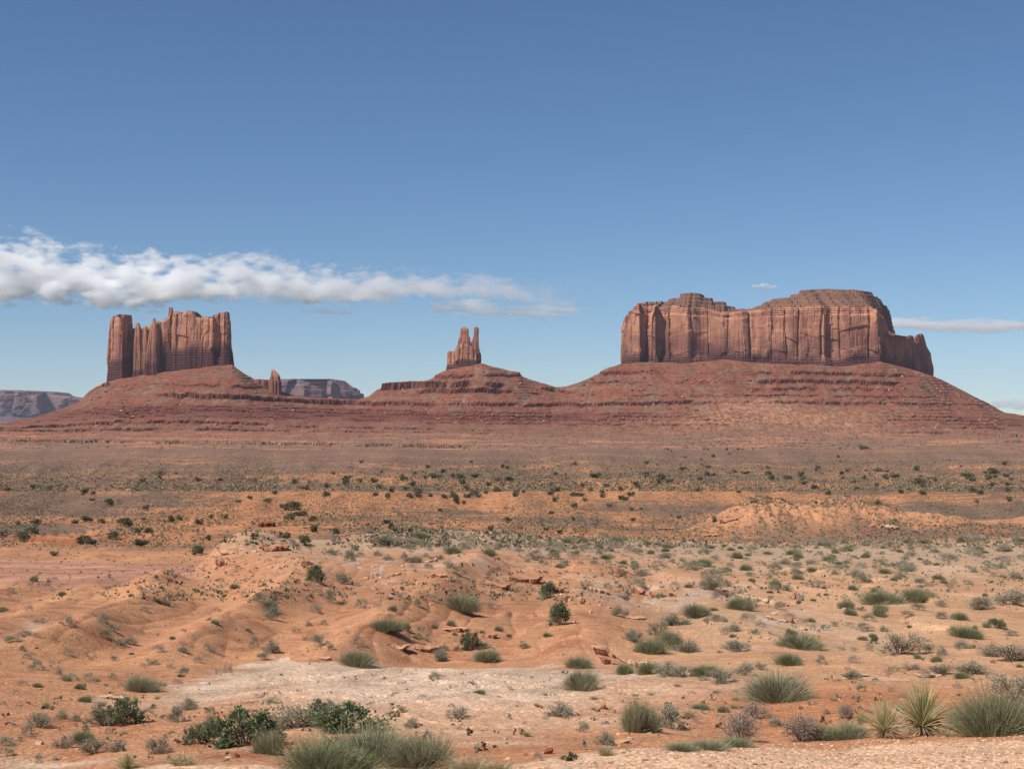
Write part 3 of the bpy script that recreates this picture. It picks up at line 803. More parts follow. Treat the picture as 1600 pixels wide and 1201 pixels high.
link("pinnacle", spire_mesh("pinnacle", [(597, 208, 224), (560, 210, 223), (530, 211, 221), (512, 212, 219.5), (505, 212.5, 217), (503.5, 214, 215.5)], 4315, 1.0, 311), M_ROCK, castle)
link("pinnacle", spire_mesh("pinnacle", [(594, 220, 233), (560, 222, 231), (530, 223, 230.5), (513, 224, 230), (509.5, 225.5, 229)], 4312, 1.0, 312), M_ROCK, castle)
link("pinnacle", spire_mesh("pinnacle", [(590, 228, 252), (550, 231, 248), (522, 233.5, 246), (508, 237, 244.5), (501, 239, 243), (499.6, 239, 243), (498, 238.4, 242.6), (497, 240, 242)], 4290, 0.8, 313), M_ROCK, castle)
link("pinnacle", spire_mesh("pinnacle", [(510, 262.5, 272), (496, 263, 271), (490, 263.8, 269), (484, 264.5, 270), (480.5, 264.5, 269.5), (479.5, 266, 268)], 4318, 1.0, 314, nz=40), M_ROCK, castle)
ledge_top = ([395, 400, 415, 428, 436, 440], [592, 592, 593, 594, 595, 597])
sh_out = [upt(393, 4262), upt(408, 4238), upt(424, 4222), upt(436, 4216), upt(441, 4262), upt(436, 4300), upt(396, 4305)]
link("shoulder", cliff_mesh("shoulder", sh_out, lambda x, y: crest_z(x, y) - 32 - 0 * x, top_fn(*ledge_top, 4250), 303, step=1.7, nz=40, batter=0.03, cell=(16, 7), amp=0.5, smooth_pts=1.0, rough_top=0.6, foot=0.1, cap_rings=8), M_CAP, castle)
sh2 = [upt(131, 4290), upt(136, 4262), upt(150, 4248), upt(170, 4250), upt(176, 4300), upt(140, 4330)]
link("shoulder", cliff_mesh("shoulder", sh2, lambda x, y: crest_z(x, y) - 30, top_fn([128, 133, 137, 140, 146, 149, 158, 162, 176], [625, 621, 614, 612, 611, 606, 604, 600, 596], 4275), 305, step=1.7, nz=40, batter=0.12, cell=(14, 6), amp=0.5, smooth_pts=1.0, rough_top=1.2, foot=0.1, cap_rings=8), M_CAP, castle)
sp = tag(link("rock_spire", spire_mesh("rock_spire", [(600, 421, 439), (594, 422, 437.5), (588, 423.5, 437), (584, 424, 434.5), (580, 424.2, 430.5), (578, 424.8, 428.5), (577.3, 426, 427.6)], 4255, 0.9, 315, nz=50), M_ROCK),
         "little horn of red rock standing alone on the ledge beside the castle-shaped butte", "rock spire")

# the twin spires in the middle
king = tag(empty("sandstone_butte"), "slender red butte with two thin spires standing on a stepped cone of talus", "butte")
kb = [upt(697, 4300), upt(712, 4288), upt(730, 4284), upt(746, 4288), upt(752, 4310), upt(748, 4335), upt(715, 4340), upt(699, 4325)]
link("cliff_wall", cliff_mesh("cliff_wall", kb, base_fn(12), top_fn([690, 699, 701, 711, 714, 722, 738, 747, 752], [552, 550, 549, 549, 545, 536, 542, 545, 552], 4300), 321, step=1.5, nz=70, batter=0.05, cell=(15, 7), amp=0.55, smooth_pts=1.2, foot=0.42, foot_out=5, rough_top=2.0), M_ROCK, king)
link("spire", spire_mesh("spire", [(566, 709, 737), (552, 711, 737), (545, 713, 736.5), (538, 716, 735.5), (533, 716.5, 734.5), (528, 718, 733.5), (522, 719.6, 731.5), (516, 719.8, 732), (512.8, 720.6, 731), (511.6, 722.5, 729)], 4312, 0.6, 322, nz=80, foot=0.08), M_ROCK, king)
link("spire", spire_mesh("spire", [(566, 731, 751), (552, 733.5, 750), (540, 736, 748.6), (532, 738, 748), (524, 740.5, 747.6), (516, 740.6, 747.8), (512, 740.8, 747.4), (510.8, 741.8, 746.4)], 4313, 0.9, 323, nz=80, foot=0.08), M_ROCK, king)

# the broad flat-topped butte in the east
tomb = tag(empty("sandstone_butte"), "massive flat-topped butte, the broadest, with sheer orange cliffs and two stepped crowns", "butte")
tb = [upt(974, 4352), upt(986, 4316), upt(1000, 4308), upt(1003, 4330), upt(1012, 4330), upt(1016, 4305), upt(1028, 4306), upt(1032, 4330), upt(1060, 4322), upt(1075, 4310), upt(1100, 4330), upt(1140, 4330), upt(1160, 4318), upt(1180, 4334), upt(1200, 4322),
      upt(1225, 4304), upt(1262, 4312), upt(1290, 4296), upt(1300, 4318), upt(1328, 4298), upt(1352, 4304), upt(1374, 4296), upt(1394, 4430), upt(1405, 4560), upt(1412, 4700), upt(1390, 4860), upt(1250, 4900), upt(1100, 4880), upt(1000, 4800), upt(972, 4600), upt(970, 4450)]
rim_t = ([960, 975, 979, 986, 992, 1003, 1010, 1030, 1050, 1090, 1120, 1145, 1160, 1180, 1200, 1240, 1280, 1330, 1360, 1378, 1392, 1402, 1412], [505, 503, 488, 477, 475.5, 475, 477, 476, 478, 480, 483, 486, 485, 484, 482, 480, 478, 478, 480, 484, 492, 500, 515])
crown = ([985, 1005, 1030, 1045, 1048, 1062, 1064, 1068, 1092, 1096, 1098, 1112, 1115, 1133, 1136, 1150, 1165, 1180, 1192, 1196, 1215, 1232, 1236, 1245, 1252, 1290, 1330, 1348, 1362, 1366, 1376, 1380, 1392, 1396, 1404],
         [477, 475, 473, 470, 466, 464.5, 459, 457.5, 458, 460, 462.5, 467, 470, 473, 478, 483, 484, 482, 476, 472, 468.5, 464.5, 463, 460, 455, 453.5, 454, 454, 456, 461, 465, 473, 479, 490, 500])
rim_f = top_fn(*rim_t, 4320)
crown_f = top_fn(*crown, 4520)
def tomb_cap(x, y, ztv, r):
    c_ = crown_f(x * 4520 / np.maximum(y, 1) * 1.0, y) if False else crown_f(x * 4520 / y, y)
    c_ = np.maximum(c_, ztv - 6)
    k = sstep(0.0, 0.62, r)
    z = ztv + (c_ - ztv) * k
    q = z / 13.0 + 0.25 * perlin(x / 60.0, y / 60.0, 340); fr = q - np.floor(q)
    st = (np.floor(q) + sstep(0.6, 0.74, fr)) * 13.0 - 13.0 * 0.25 * perlin(x / 60.0, y / 60.0, 340)
    return z * (0.25 + 0.75 * (r >= 0.9)) + st * 0.75 * (r < 0.9)
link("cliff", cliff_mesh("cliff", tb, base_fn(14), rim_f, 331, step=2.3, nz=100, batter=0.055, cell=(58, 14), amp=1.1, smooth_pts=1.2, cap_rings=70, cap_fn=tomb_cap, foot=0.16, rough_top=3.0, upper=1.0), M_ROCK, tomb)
fin = [upt(1378, 4366), upt(1392, 4420), upt(1408, 4490), upt(1424, 4556), upt(1440, 4620), upt(1459, 4712), upt(1448, 4760), upt(1425, 4740), upt(1395, 4640), upt(1375, 4480)]
fin_t = ([1370, 1400, 1404, 1411, 1418, 1424, 1427.5, 1430, 1432, 1435, 1439, 1442, 1444.5, 1447, 1450, 1452, 1453.5, 1455, 1456.5, 1459], [524, 524, 524, 525, 526, 524, 528, 534, 526, 522, 521.5, 525, 533, 541, 550, 556, 551, 550, 560, 572])
link("fin", cliff_mesh("fin", fin, base_fn(26), (lambda x, y: -(np.interp(800 + F * x / y, *fin_t) - HOR) / F * y), 332, step=2.0, nz=80, batter=0.02, cell=(30, 12), amp=0.5, smooth_pts=1.0, cap_rings=14, foot=0.12, rough_top=0.8), M_ROCK, tomb)

# the mesas on the horizon
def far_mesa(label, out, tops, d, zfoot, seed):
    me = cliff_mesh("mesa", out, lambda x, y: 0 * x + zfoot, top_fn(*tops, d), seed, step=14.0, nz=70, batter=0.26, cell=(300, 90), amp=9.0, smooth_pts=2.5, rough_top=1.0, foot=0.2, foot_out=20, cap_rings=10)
    return tag(link("mesa", me, M_FAR_HAZED), label, "mesa")
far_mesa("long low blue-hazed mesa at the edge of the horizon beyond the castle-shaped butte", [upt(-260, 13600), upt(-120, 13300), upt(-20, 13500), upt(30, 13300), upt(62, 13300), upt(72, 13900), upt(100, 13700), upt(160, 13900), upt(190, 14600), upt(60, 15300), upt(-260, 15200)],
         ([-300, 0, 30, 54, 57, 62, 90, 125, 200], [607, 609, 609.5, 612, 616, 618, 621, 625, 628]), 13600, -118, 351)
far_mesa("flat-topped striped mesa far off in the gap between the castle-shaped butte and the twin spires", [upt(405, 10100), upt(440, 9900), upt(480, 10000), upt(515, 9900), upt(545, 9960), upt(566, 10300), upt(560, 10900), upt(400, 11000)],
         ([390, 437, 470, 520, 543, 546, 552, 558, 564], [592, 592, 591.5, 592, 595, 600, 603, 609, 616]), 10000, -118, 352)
# ------------------------------------------------------------------ plants
def unit(v):
    return v / (np.linalg.norm(v, axis=-1, keepdims=True) + 1e-9)

def leaves(P, Dr, L, W, rng, fold=0.5, br=(0.7, 1.3), tint=0.1):
    """one small pointed leaf at each P along Dr"""
    n = len(P)
    side = unit(np.cross(Dr, rng.normal(size=(n, 3))))
    L = np.broadcast_to(L, (n,))[:, None]; W = np.broadcast_to(W, (n,))[:, None]
    V = np.stack([P, P + Dr * L * fold + side * W * 0.5, P + Dr * L, P + Dr * L * fold - side * W * 0.5], 1).reshape(-1, 3)
    Fq = np.arange(4 * n).reshape(n, 4)
    b = rng.uniform(*br, size=(n, 1)) * (1 + tint * rng.normal(size=(n, 3)))
    return V, Fq, np.repeat(np.clip(b, 0.2, 2), 4, 0)

def blades(P, Dr, L, W, rng, droop=0.15, br=(0.7, 1.3), tint=0.06, taper=0.35):
    """long thin blades bending over, two segments"""
    n = len(P)
    side = unit(np.cross(Dr, rng.normal(size=(n, 3))))
    L = np.broadcast_to(L, (n,))[:, None]; W = np.broadcast_to(W, (n,))[:, None]
    out = Dr * np.array([1, 1, 0]); mid = P + Dr * L * 0.55 + out * L * 0.02
    tip = P + Dr * L + out * L * droop - np.array([0, 0, 1]) * L * droop * 0.5
    V = np.stack([P + side * W * .5, P - side * W * .5, mid - side * W * .42, mid + side * W * .42, tip - side * W * taper * .5, tip + side * W * taper * .5], 1).reshape(-1, 3)
    k = 6 * np.arange(n)[:, None]
    Fq = np.concatenate([k + np.array([[0, 1, 2, 3]]), k + np.array([[3, 2, 4, 5]])])
    b = rng.uniform(*br, size=(n, 1)) * (1 + tint * rng.normal(size=(n, 3)))
    return V, Fq, np.repeat(np.clip(b, 0.2, 2), 6, 0)

def tubes(A, B, ra, rb, br=1.0):
    n = len(A); ax = unit(B - A)
    s = unit(np.cross(ax, np.array([0.3, 0.2, 1.0]) + 0 * ax)); t = np.cross(ax, s)
    V = []
    for (P, r) in ((A, ra), (B, rb)):
        for k in range(3):
            a = 2 * math.pi * k / 3
            V.append(P + (s * math.cos(a) + t * math.sin(a)) * r)
    V = np.stack(V, 1).reshape(-1, 3); k = 6 * np.arange(n)[:, None]
    Fq = np.concatenate([k + np.array([[i, (i + 1) % 3, 3 + (i + 1) % 3, 3 + i]]) for i in range(3)])
    return V, Fq, np.full((len(V), 3), br)

def join(*parts):
    V = []; Q = []; C = []; o = 0
    for v, q, c in parts:
        V.append(v); Q.append(q + o); C.append(c); o += len(v)
    return np.concatenate(V), np.concatenate(Q), np.concatenate(C)

def dome_points(n, rng, rx=0.5, rz=0.62, inner=0.55, zmin=0.06, lop=0.25):
    th = rng.uniform(0, 2 * math.pi, n); cz = rng.uniform(0, 1, n) ** 0.8
    r = rng.uniform(inner, 1, n) ** 0.6
    s = np.sqrt(1 - cz ** 2)
    k = 1 + lop * np.sin(th * 2 + rng.uniform(0, 6)) * rng.uniform(0.4, 1) + lop * 0.6 * np.sin(th * 3 + rng.uniform(0, 6))
    return np.stack([r * s * np.cos(th) * rx * k, r * s * np.sin(th) * rx * k, zmin + r * cz * rz * (1 + 0.18 * np.sin(th * 2 + rng.uniform(0, 6)))], -1)

def bushy(seed, clumps, per, leaf, spread, rz=0.6, up=0.5, inner=0.5, br=(0.65, 1.3), lop=0.3, flat=False):
    rng = np.random.default_rng(seed)
    c = dome_points(clumps, rng, 0.42, rz, inner, 0.04, lop)
    if flat:            # a crown that is round down to the ground
        v = unit(rng.normal(size=(clumps, 3))) * rng.uniform(0.2, 1.25, clumps)[:, None] ** 0.6
        c = v * np.array([0.42 + rng.uniform(-.1, .1), 0.42, rz * 0.46]) * (1 + 0.25 * np.sign(v[:, :1]) * rng.uniform(-1, 1)) + np.array([0, 0, rz * 0.48])
    size = rng.uniform(0.6, 1.25, clumps)
    P = np.repeat(c, per, 0) + rng.normal(size=(clumps * per, 3)) * spread * np.repeat(size, per)[:, None] * np.array([1, 1, 0.8])
    P[:, 2] = np.abs(P[:, 2])
    out = unit(P - np.array([0, 0, 0.1]))
    Dr = unit(out + np.array([0, 0, up]) + 0.7 * rng.normal(size=P.shape))
    n = len(P)
    cb = np.repeat(rng.uniform(0.82, 1.18, clumps), per)[:, None]
    V, Q, C = leaves(P, Dr, rng.uniform(0.7, 1.4, n) * leaf[0], rng.uniform(0.7, 1.3, n) * leaf[1], rng, 0.5, br)
    C = C * np.repeat(cb, 4, 0)
    base = np.stack([rng.normal(size=clumps) * 0.03, rng.normal(size=clumps) * 0.03, np.full(clumps, -0.04)], -1)
    tw = tubes(base, c, 0.012, 0.005)
    n2 = clumps * 7
    a = np.repeat(base + (c - base) * 0.6, 7, 0); b = np.repeat(c, 7, 0) + rng.normal(size=(n2, 3)) * spread * 1.25
    b[:, 2] = np.maximum(b[:, 2], 0.02)
    tw2 = tubes(a, b, 0.005, 0.0025)
    return (V, Q, C), join(tw, tw2)

def tuft(rng, n, L, W, lean, base, br, droop, c0=(0, 0), hs=1.0, dead=0.15):
    th = rng.uniform(0, 2 * math.pi, n); r = np.sqrt(rng.uniform(0, 1, n))
    kk = 1 + 0.3 * np.sin(2 * th + rng.uniform(0, 6)) + 0.15 * np.sin(5 * th + rng.uniform(0, 6))
    P = np.stack([c0[0] + base * r * kk * np.cos(th), c0[1] + base * r * kk * np.sin(th), np.full(n, -0.02)], -1)
    a = np.clip(lean * (r ** 0.8) * rng.uniform(0.35, 1.2, n) + rng.normal(size=n) * 0.10, 0, 1.45)
    th2 = th + rng.normal(size=n) * 0.5
    Dr = np.stack([np.sin(a) * np.cos(th2), np.sin(a) * np.sin(th2), np.cos(a)], -1)
    lobes = 1 + 0.14 * np.sin(3 * th2 + rng.uniform(0, 6)) + 0.08 * np.sin(7 * th2 + rng.uniform(0, 6))
    Ls = hs * L * lobes * (1 - 0.55 * rng.uniform(0, 1, n) ** 2.2)
    V, Q, C = blades(P, Dr, Ls, W * rng.uniform(0.6, 1.3, n), rng, droop, br)
    dd = np.repeat(rng.uniform(0, 1, n) < dead, 6)
    C[dd] = C[dd] * np.array([1.45, 1.15, 1.05])
    return V, Q, C

def broomy(seed, n, L, W, lean=0.9, base=0.2, br=(0.65, 1.3), droop=0.12, lumps=5):
    rng = np.random.default_rng(seed); out = []
    w = rng.uniform(0.4, 1.3, lumps); w /= w.sum()
    for i in range(lumps):
        a = rng.uniform(0, 6.28); r = rng.uniform(0.0, 0.30) if lumps > 1 else 0.0
        out.append(tuft(rng, int(n * w[i]), L, W, lean * rng.uniform(0.75, 1.1), base * rng.uniform(0.55, 0.95), (br[0] * rng.uniform(0.9, 1.1), br[1] * rng.uniform(0.88, 1.1)), droop,
                        (r * math.cos(a), 0.7 * r * math.sin(a)), rng.uniform(0.6, 1.1), rng.uniform(0.06, 0.3)))
    return join(*out)

def yucca_parts(seed, n=340):
    rng = np.random.default_rng(seed)
    def ros(n, a0, a1, L0, L1, W, droop, zc, br):
        th = rng.uniform(0, 2 * math.pi, n); a = rng.uniform(a0, a1, n)
        Dr = np.stack([np.sin(a) * np.cos(th), np.sin(a) * np.sin(th), np.cos(a)], -1)
        P = np.array([0, 0, zc]) + Dr * 0.04 + np.array([0, 0, 1]) * rng.uniform(-0.05, 0.05, n)[:, None]
        return blades(P, Dr, rng.uniform(L0, L1, n), W, rng, droop, br, 0.06, 0.12)
    live = ros(n, 0.0, 1.22, 0.50, 0.90, 0.015, 0.05, 0.16, (0.6, 1.35))
    skirt = join(ros(int(n * 0.4), 1.15, 1.9, 0.35, 0.72, 0.018, 0.16, 0.17, (0.6, 1.2)), ros(int(n * 0.3), 1.7, 2.4, 0.2, 0.4, 0.022, 0.1, 0.17, (0.6, 1.1)))
    skirt[0][:, 2] = np.maximum(skirt[0][:, 2], 0.005)
    stem = tubes(np.array([[0, 0, -0.05]]), np.array([[0, 0, 0.2]]), 0.06, 0.05)
    return live, skirt, stem

def norm_mesh(name, vqc, k=None):
    """scaled so that the plant is 1 wide and 1 high; k = (sx, sy, sz) of the whole plant"""
    v, q, c = vqc
    return mesh_from(name, v * np.array(k), q, False, c)

def size_of(v):
    lo = np.percentile(v, 1.5, axis=0); hi = np.percentile(v, 98.5, axis=0)
    w = 0.5 * (hi[0] - lo[0] + hi[1] - lo[1])
    return np.array([1 / w, 1 / w, 1 / hi[2]])

M_SAGE = leaf_material("sage_leaves", (0.290, 0.265, 0.180), (0.350, 0.310, 0.225), 0.2)
M_GREYB = leaf_material("dry_twigs", (0.300, 0.235, 0.185), (0.360, 0.285, 0.225), 0.15)
M_BROOM = leaf_material("green_stems", (0.225, 0.238, 0.130), (0.285, 0.275, 0.175), 0.25)
M_LEAFY = leaf_material("dark_leaves", (0.150, 0.178, 0.092), (0.195, 0.215, 0.120), 0.3)
M_GRASS = leaf_material("grass_blades", (0.360, 0.330, 0.190), (0.420, 0.360, 0.220), 0.3)
M_YUCCA = leaf_material("yucca_leaves", (0.450, 0.405, 0.205), (0.480, 0.420, 0.220), 0.25)
M_STRAW = leaf_material("dead_leaves", (0.420, 0.320, 0.200), (0.460, 0.350, 0.220), 0.15)
M_WOOD = leaf_material("grey_bark", (0.170, 0.130, 0.100), (0.220, 0.170, 0.130), 0.0)
M_JUN = leaf_material("juniper_needles", (0.100, 0.108, 0.062), (0.190, 0.180, 0.115), 0.15)

PROTO = {}
def add_proto(kind, leaf_vqc, wood_vqc, leaf_mat, leaf_name, wood_name):
    k = size_of(leaf_vqc[0])
    lm = norm_mesh(leaf_name, leaf_vqc, k); lm.materials.append(leaf_mat)
    wm = None
    if wood_vqc is not None:
        wm = norm_mesh(wood_name, wood_vqc, k); wm.materials.append(M_WOOD)
    PROTO.setdefault(kind, []).append((lm, wm, leaf_name, wood_name))

for i in range(8):
    a, b = bushy(500 + i, 18 + 3 * i, 110, (0.046, 0.016), 0.070, 0.50, inner=0.35, lop=0.42)
    add_proto('sagebrush', a, b, M_SAGE, 'foliage', 'branches')
for i in range(4):
    a, b = bushy(520 + i, 26, 75, (0.060, 0.010), 0.080, 0.50, br=(0.6, 1.35))
    add_proto('dry_shrub', a, b, M_GREYB, 'twigs', 'branches')
for i in range(7):
    a = broomy(540 + i, 4600, 0.46, 0.0058, 1.35, 0.27, droop=0.08, lumps=3 + i % 4)
    rg = np.random.default_rng(545 + i)
    th = rg.uniform(0, 6.28, 60); c0 = np.stack([0.1 * np.cos(th), 0.1 * np.sin(th), -0.03 + 0 * th], -1)
    c1 = np.stack([0.36 * np.cos(th), 0.36 * np.sin(th), rg.uniform(0.06, 0.3, 60)], -1)
    add_proto('broom_shrub', a, tubes(c0, c1, 0.006, 0.003), M_BROOM, 'stems', 'branches')
for i in range(3):
    a, b = bushy(560 + i, 24, 95, (0.062, 0.034), 0.075, 0.50, up=0.3)
    add_proto('leafy_shrub', a, b, M_LEAFY, 'foliage', 'branches')
for i in range(3):
    a = broomy(580 + i, 460, 0.5, 0.010, 0.95, 0.14, droop=0.28, lumps=2 + i)
    add_proto('grass_clump', a, None, M_GRASS, 'blades', None)
for i in range(6):
    a, b = bushy(600 + i, 26, 80, (0.080, 0.042), 0.080, 0.80, up=0.3, inner=0.25, lop=0.15, flat=True)
    add_proto('juniper', a, b, M_JUN, 'crown', 'trunk')

ZONES = [
    ("strip", "in the grey brush belt below the bare knolls"),
    ("plateau", "on the tan top of the near hill"),
    ("spurs", "on the rounded red spurs of the near hill"),
    ("slope", "on the open sandy slope in the east"),
    ("bench", "on the pale rock bench"),
    ("flat", "on the red soil below the pale bench"),
    ("wash", "on the red flats west of the spurs"),
    ("verge", "along the edge of the gravel shoulder"),
]
ZTXT = dict(ZONES)

def zone(u, row):
    if row > np.interp(u, [800, 1000, 1200, 1600], [1175, 1150, 1120, 1090]) and u > 880: return "verge"
    e = np.interp(u, *PALE_EDGE)
    if row > 1092 and u < 900: return "flat"
    if row > e and 250 < u < 1060: return "bench"
    if 842 < row < 888 and u > 820 + (row - 842) * 6: return "strip"
    if row < 880 and u > 340: return "plateau"
    if u < np.interp(row, [860, 940, 1040, 1100], [330, 250, 60, 0]): return "wash"
    if u < np.interp(row, [880, 1040], [860, 960]): return "spurs"
    return "slope"

SIZE_W = ((60, "large"), (26, "medium-sized"), (0, "small"))
LOOK = {'sagebrush': "grey-green sagebrush", 'dry_shrub': "grey-brown leafless shrub", 'broom_shrub': "green broom-like shrub of thin stems",
        'leafy_shrub': "dark green leafy shrub", 'grass_clump': "pale clump of dry grass", 'juniper': "dark round juniper"}
CAT = {'sagebrush': "shrub", 'dry_shrub': "shrub", 'broom_shrub': "shrub", 'leafy_shrub': "shrub", 'grass_clump': "grass clump", 'juniper': "juniper", 'yucca': "yucca"}
PLACED = []

COUNT = {}
def plant(kind, u, row, w, h, label=None, group=None, depth=0.95, parts=None):
    """a plant whose foot is at pixel (u, row) of the photograph, w and h pixels big there"""
    if COUNT.get(kind, 0) >= 298: return None      # the rest of a kind is part of the scrub
    COUNT[kind] = COUNT.get(kind, 0) + 1
    x, y = at_pixel(u, row)
    z = gz(x, y)
    sx = w * y / F; sz = h * y / F
    lm, wm, ln, wn_ = random.choice(PROTO[kind])
    if parts is None: parts = w >= 30
    rot = random.uniform(0, 6.28) if 0.8 < depth < 1.3 else random.choice([0, math.pi])
    if parts and wm is not None:
        o = empty(kind, (x, y, z - 0.02 * sz))
        link(ln, lm, parent=o); link(wn_, wm, parent=o)
    else:
        o = link(kind, lm, loc=(x, y, z - 0.02 * sz))
    o.rotation_euler = (0, 0, rot)
    o.scale = (sx, sx * depth, sz)
    if label is None:
        zt = zone(u, row)
        sw = next(t for m_, t in SIZE_W if w >= m_)
        label = f"{sw} {LOOK[kind]} {ZTXT[zt]}"
        group = group or f"{sw} {LOOK[kind]} plants {ZTXT[zt]}"
    tag(o, label, CAT[kind], group)
    PLACED.append((x, y, 0.5 * sx, u, row, w))
    return o

S, DRY, B, LF, G, J = 'sagebrush', 'dry_shrub', 'broom_shrub', 'leafy_shrub', 'grass_clump', 'juniper'
# the plants one can pick out, with what sets each apart
NAMED = [
    (B, 520, 1203, 125, 44, "broad grey-green broom shrub cut by the bottom edge, lowest of the big mound"),
    (B, 588, 1194, 165, 52, "largest broom shrub, a wide green mound below the pale bench"),
    (B, 652, 1197, 90, 44, "green broom shrub joined to the eastern side of the big green mound"),
    (LF, 385, 1164, 112, 56, "largest dark green leafy shrub, in the row below the pale bench"),
    (LF, 312, 1161, 46, 30, "low bright leafy shrub at the western end of the dark green row"),
    (B, 333, 1150, 26, 36, "upright yellowish tuft of stems behind the dark green leafy row"),
    (LF, 540, 1141, 96, 42, "leafy grey-green shrub at the eastern end of the row below the bench"),
    (S, 462, 1136, 84, 30, "dusty green shrub filling the middle of the row below the bench"),
    (LF, 505, 1128, 60, 32, "dull green shrub behind the middle of the row below the bench"),
    (LF, 197, 1130, 52, 40, "dark green shrub standing against a pale twiggy bush on the red soil"),
    (S, 160, 1132, 46, 34, "pale twiggy bush leaning on the dark green shrub on the red soil"),
    (DRY, 41, 1150, 19, 22, "dark leafless shrub beside the greyish bush at the western border"),
    (S, 60, 1136, 40, 24, "greyish bush behind a dark leafless shrub at the western border"),
    (B, 220, 1080, 56, 24, "leaning green broom shrub at the pointed western end of the pale bench"),
    (S, 148, 1177, 42, 24, "dense dark bush between the green broom tuft and the bottom pale streak"),
    (B, 127, 1159, 32, 18, "small green broom tuft next to a reddish dry shrub on the red soil"),
    (DRY, 99, 1168, 36, 18, "low reddish-grey dry shrub beside a small green broom tuft"),
    (S, 182, 1174, 26, 16, "rough grey bush touching the dense dark bush near the bottom"),
    (S, 275, 1127, 30, 24, "rounded dark grey bush in front of its twin on the bench foot"),
    (S, 294, 1109, 34, 18, "flat grey bush just behind the rounded dark grey one on the bench foot"),
    (S, 252, 1176, 36, 24, "scraggly grey bush alone on red soil above the small yucca"),
    (B, 560, 1040, 58, 24, "grey-green broom shrub perched on the white brink of the pale bench"),
    (B, 908, 1076, 58, 27, "brownish broom shrub alone on the eastern part of the pale bench"),
    (B, 1002, 1143, 52, 48, "tall bright green broom shrub with a dark twiggy bush at its side"),
    (S, 1045, 1137, 50, 34, "dark twiggy bush leaning against the tall bright green broom shrub"),
    (B, 1215, 1091, 104, 40, "big dome-shaped broom shrub on the red ground of the sandy slope"),
    (DRY, 1158, 1157, 64, 44, "large grey leafless shrub near the gravel shoulder west of the yuccas"),
    (DRY, 1180, 1122, 40, 24, "greyish dry shrub just behind the large leafless one"),
    (DRY, 1252, 1156, 66, 40, "purple-grey dry shrub at the gravel edge beside the low green grass"),
    (B, 1560, 1147, 118, 64, "widest hazy grey-green shrub, spreading over the gravel edge east of the yuccas"),
    (S, 1592, 1100, 70, 44, "green sagebrush at the eastern border behind the wide hazy shrub"),
    (DRY, 1502, 1144, 66, 32, "straw-grey dry shrub between the big yucca and the wide hazy shrub"),
    (S, 875, 1119, 46, 22, "two-humped dark bush alone on the sandy ground below the bench"),
    (S, 945, 1163, 34, 20, "dark spiky bush among loose slabs near the gravel shoulder"),
    (LF, 875, 976, 32, 36, "bright dark green shrub at the foot of the tilted rock slabs"),
    (LF, 858, 933, 28, 24, "round dark shrub at the end of the long overhanging ledge"),
    (LF, 493, 909, 30, 26, "round green shrub below a dark overhanging ledge on the spurs"),
    (S, 533, 911, 26, 18, "round grey shrub to the east of the one under the dark ledge"),
    (B, 720, 953, 54, 25, "wide yellow-green broom shrub high on the red slope"),
    (LF, 735, 1016, 32, 29, "dark green shrub in the cleft beside the smooth red dome"),
    (S, 689, 1033, 24, 20, "dark round bush below the hollow in the red dome"),
    (B, 763, 1033, 40, 20, "grey broom shrub behind the brink of the pale bench, east of the dome"),
    (B, 606, 986, 48, 20, "elongated shrub along the back edge of the smooth red dome"),
    (B, 1015, 1020, 44, 22, "green shrub heading the thicket above the pale slabs"),
    (B, 1046, 1012, 38, 28, "tallest bush of the thicket above the pale slabs"),
    (S, 1075, 1018, 44, 20, "dark low bush closing the thicket above the pale slabs"),
    (S, 1027, 992, 30, 24, "round grey bush above the thicket on the sandy slope"),
    (S, 1054, 976, 44, 18, "grey bush in the middle of the rising row above the thicket"),
    (B, 1092, 962, 40, 20, "green bush at the top of the rising row above the thicket"),
    (S, 1111, 922, 34, 24, "conspicuous round bush on the skyline of the sandy slope"),
    (DRY, 1121, 938, 18, 18, "dry dark shrub just below the conspicuous round bush"),
    (B, 1157, 952, 40, 20, "dome of green stems east of the conspicuous round bush"),
    (B, 1252, 1012, 74, 18, "long flat green shrub on the white patch of the sandy slope"),
    (B, 1230, 1038, 38, 18, "bright green rounded broom shrub in front of the flat green one"),
    (S, 1403, 1022, 62, 34, "large hazy grey-green bush in the middle of the sandy slope"),
    (B, 1385, 944, 64, 22, "long green thicket shrub high on the sandy slope"),
    (B, 1437, 936, 54, 18, "green shrub continuing the long thicket high on the sandy slope"),
    (S, 1535, 952, 42, 20, "brown-grey bush below the pale one near the eastern border"),
    (S, 1583, 944, 52, 22, "pale grey bush at the eastern border high on the slope"),
    (B, 1512, 996, 44, 18, "green spreading shrub with a grey stone at its foot"),
    (LF, 1556, 981, 30, 15, "dark hump-shaped shrub near the eastern border"),
    (S, 1580, 1032, 56, 26, "wide grey bush at the eastern border of the sandy slope"),
    (S, 1549, 1025, 30, 20, "round grey bush beside the wide one at the eastern border"),
    (S, 1515, 1052, 54, 18, "tangled grey-green bush behind the big yucca"),
    (S, 1470, 1053, 38, 16, "low grey bush west of the tangled one behind the big yucca"),
    (S, 1330, 1061, 30, 15, "dark bush beside the white flat rock on the sandy slope"),
    (DRY, 1425, 1046, 28, 11, "flat dark dry shrub above the white flat rock"),
    (S, 1283, 1037, 18, 14, "small round dark bush beside the bright green broom shrub"),
    (DRY, 1324, 1122, 28, 22, "brown dry shrub standing behind the smaller yucca"),
    (B, 418, 1177, 42, 36, "spiky yellow-green tuft at the foot of the largest leafy shrub"),
    (S, 600, 852, 40, 18, "big grey bush on the skyline of the near hill"),
]
for it in NAMED:
    plant(it[0], it[1], it[2], it[3], it[4], it[5], parts=it[3] >= 24)
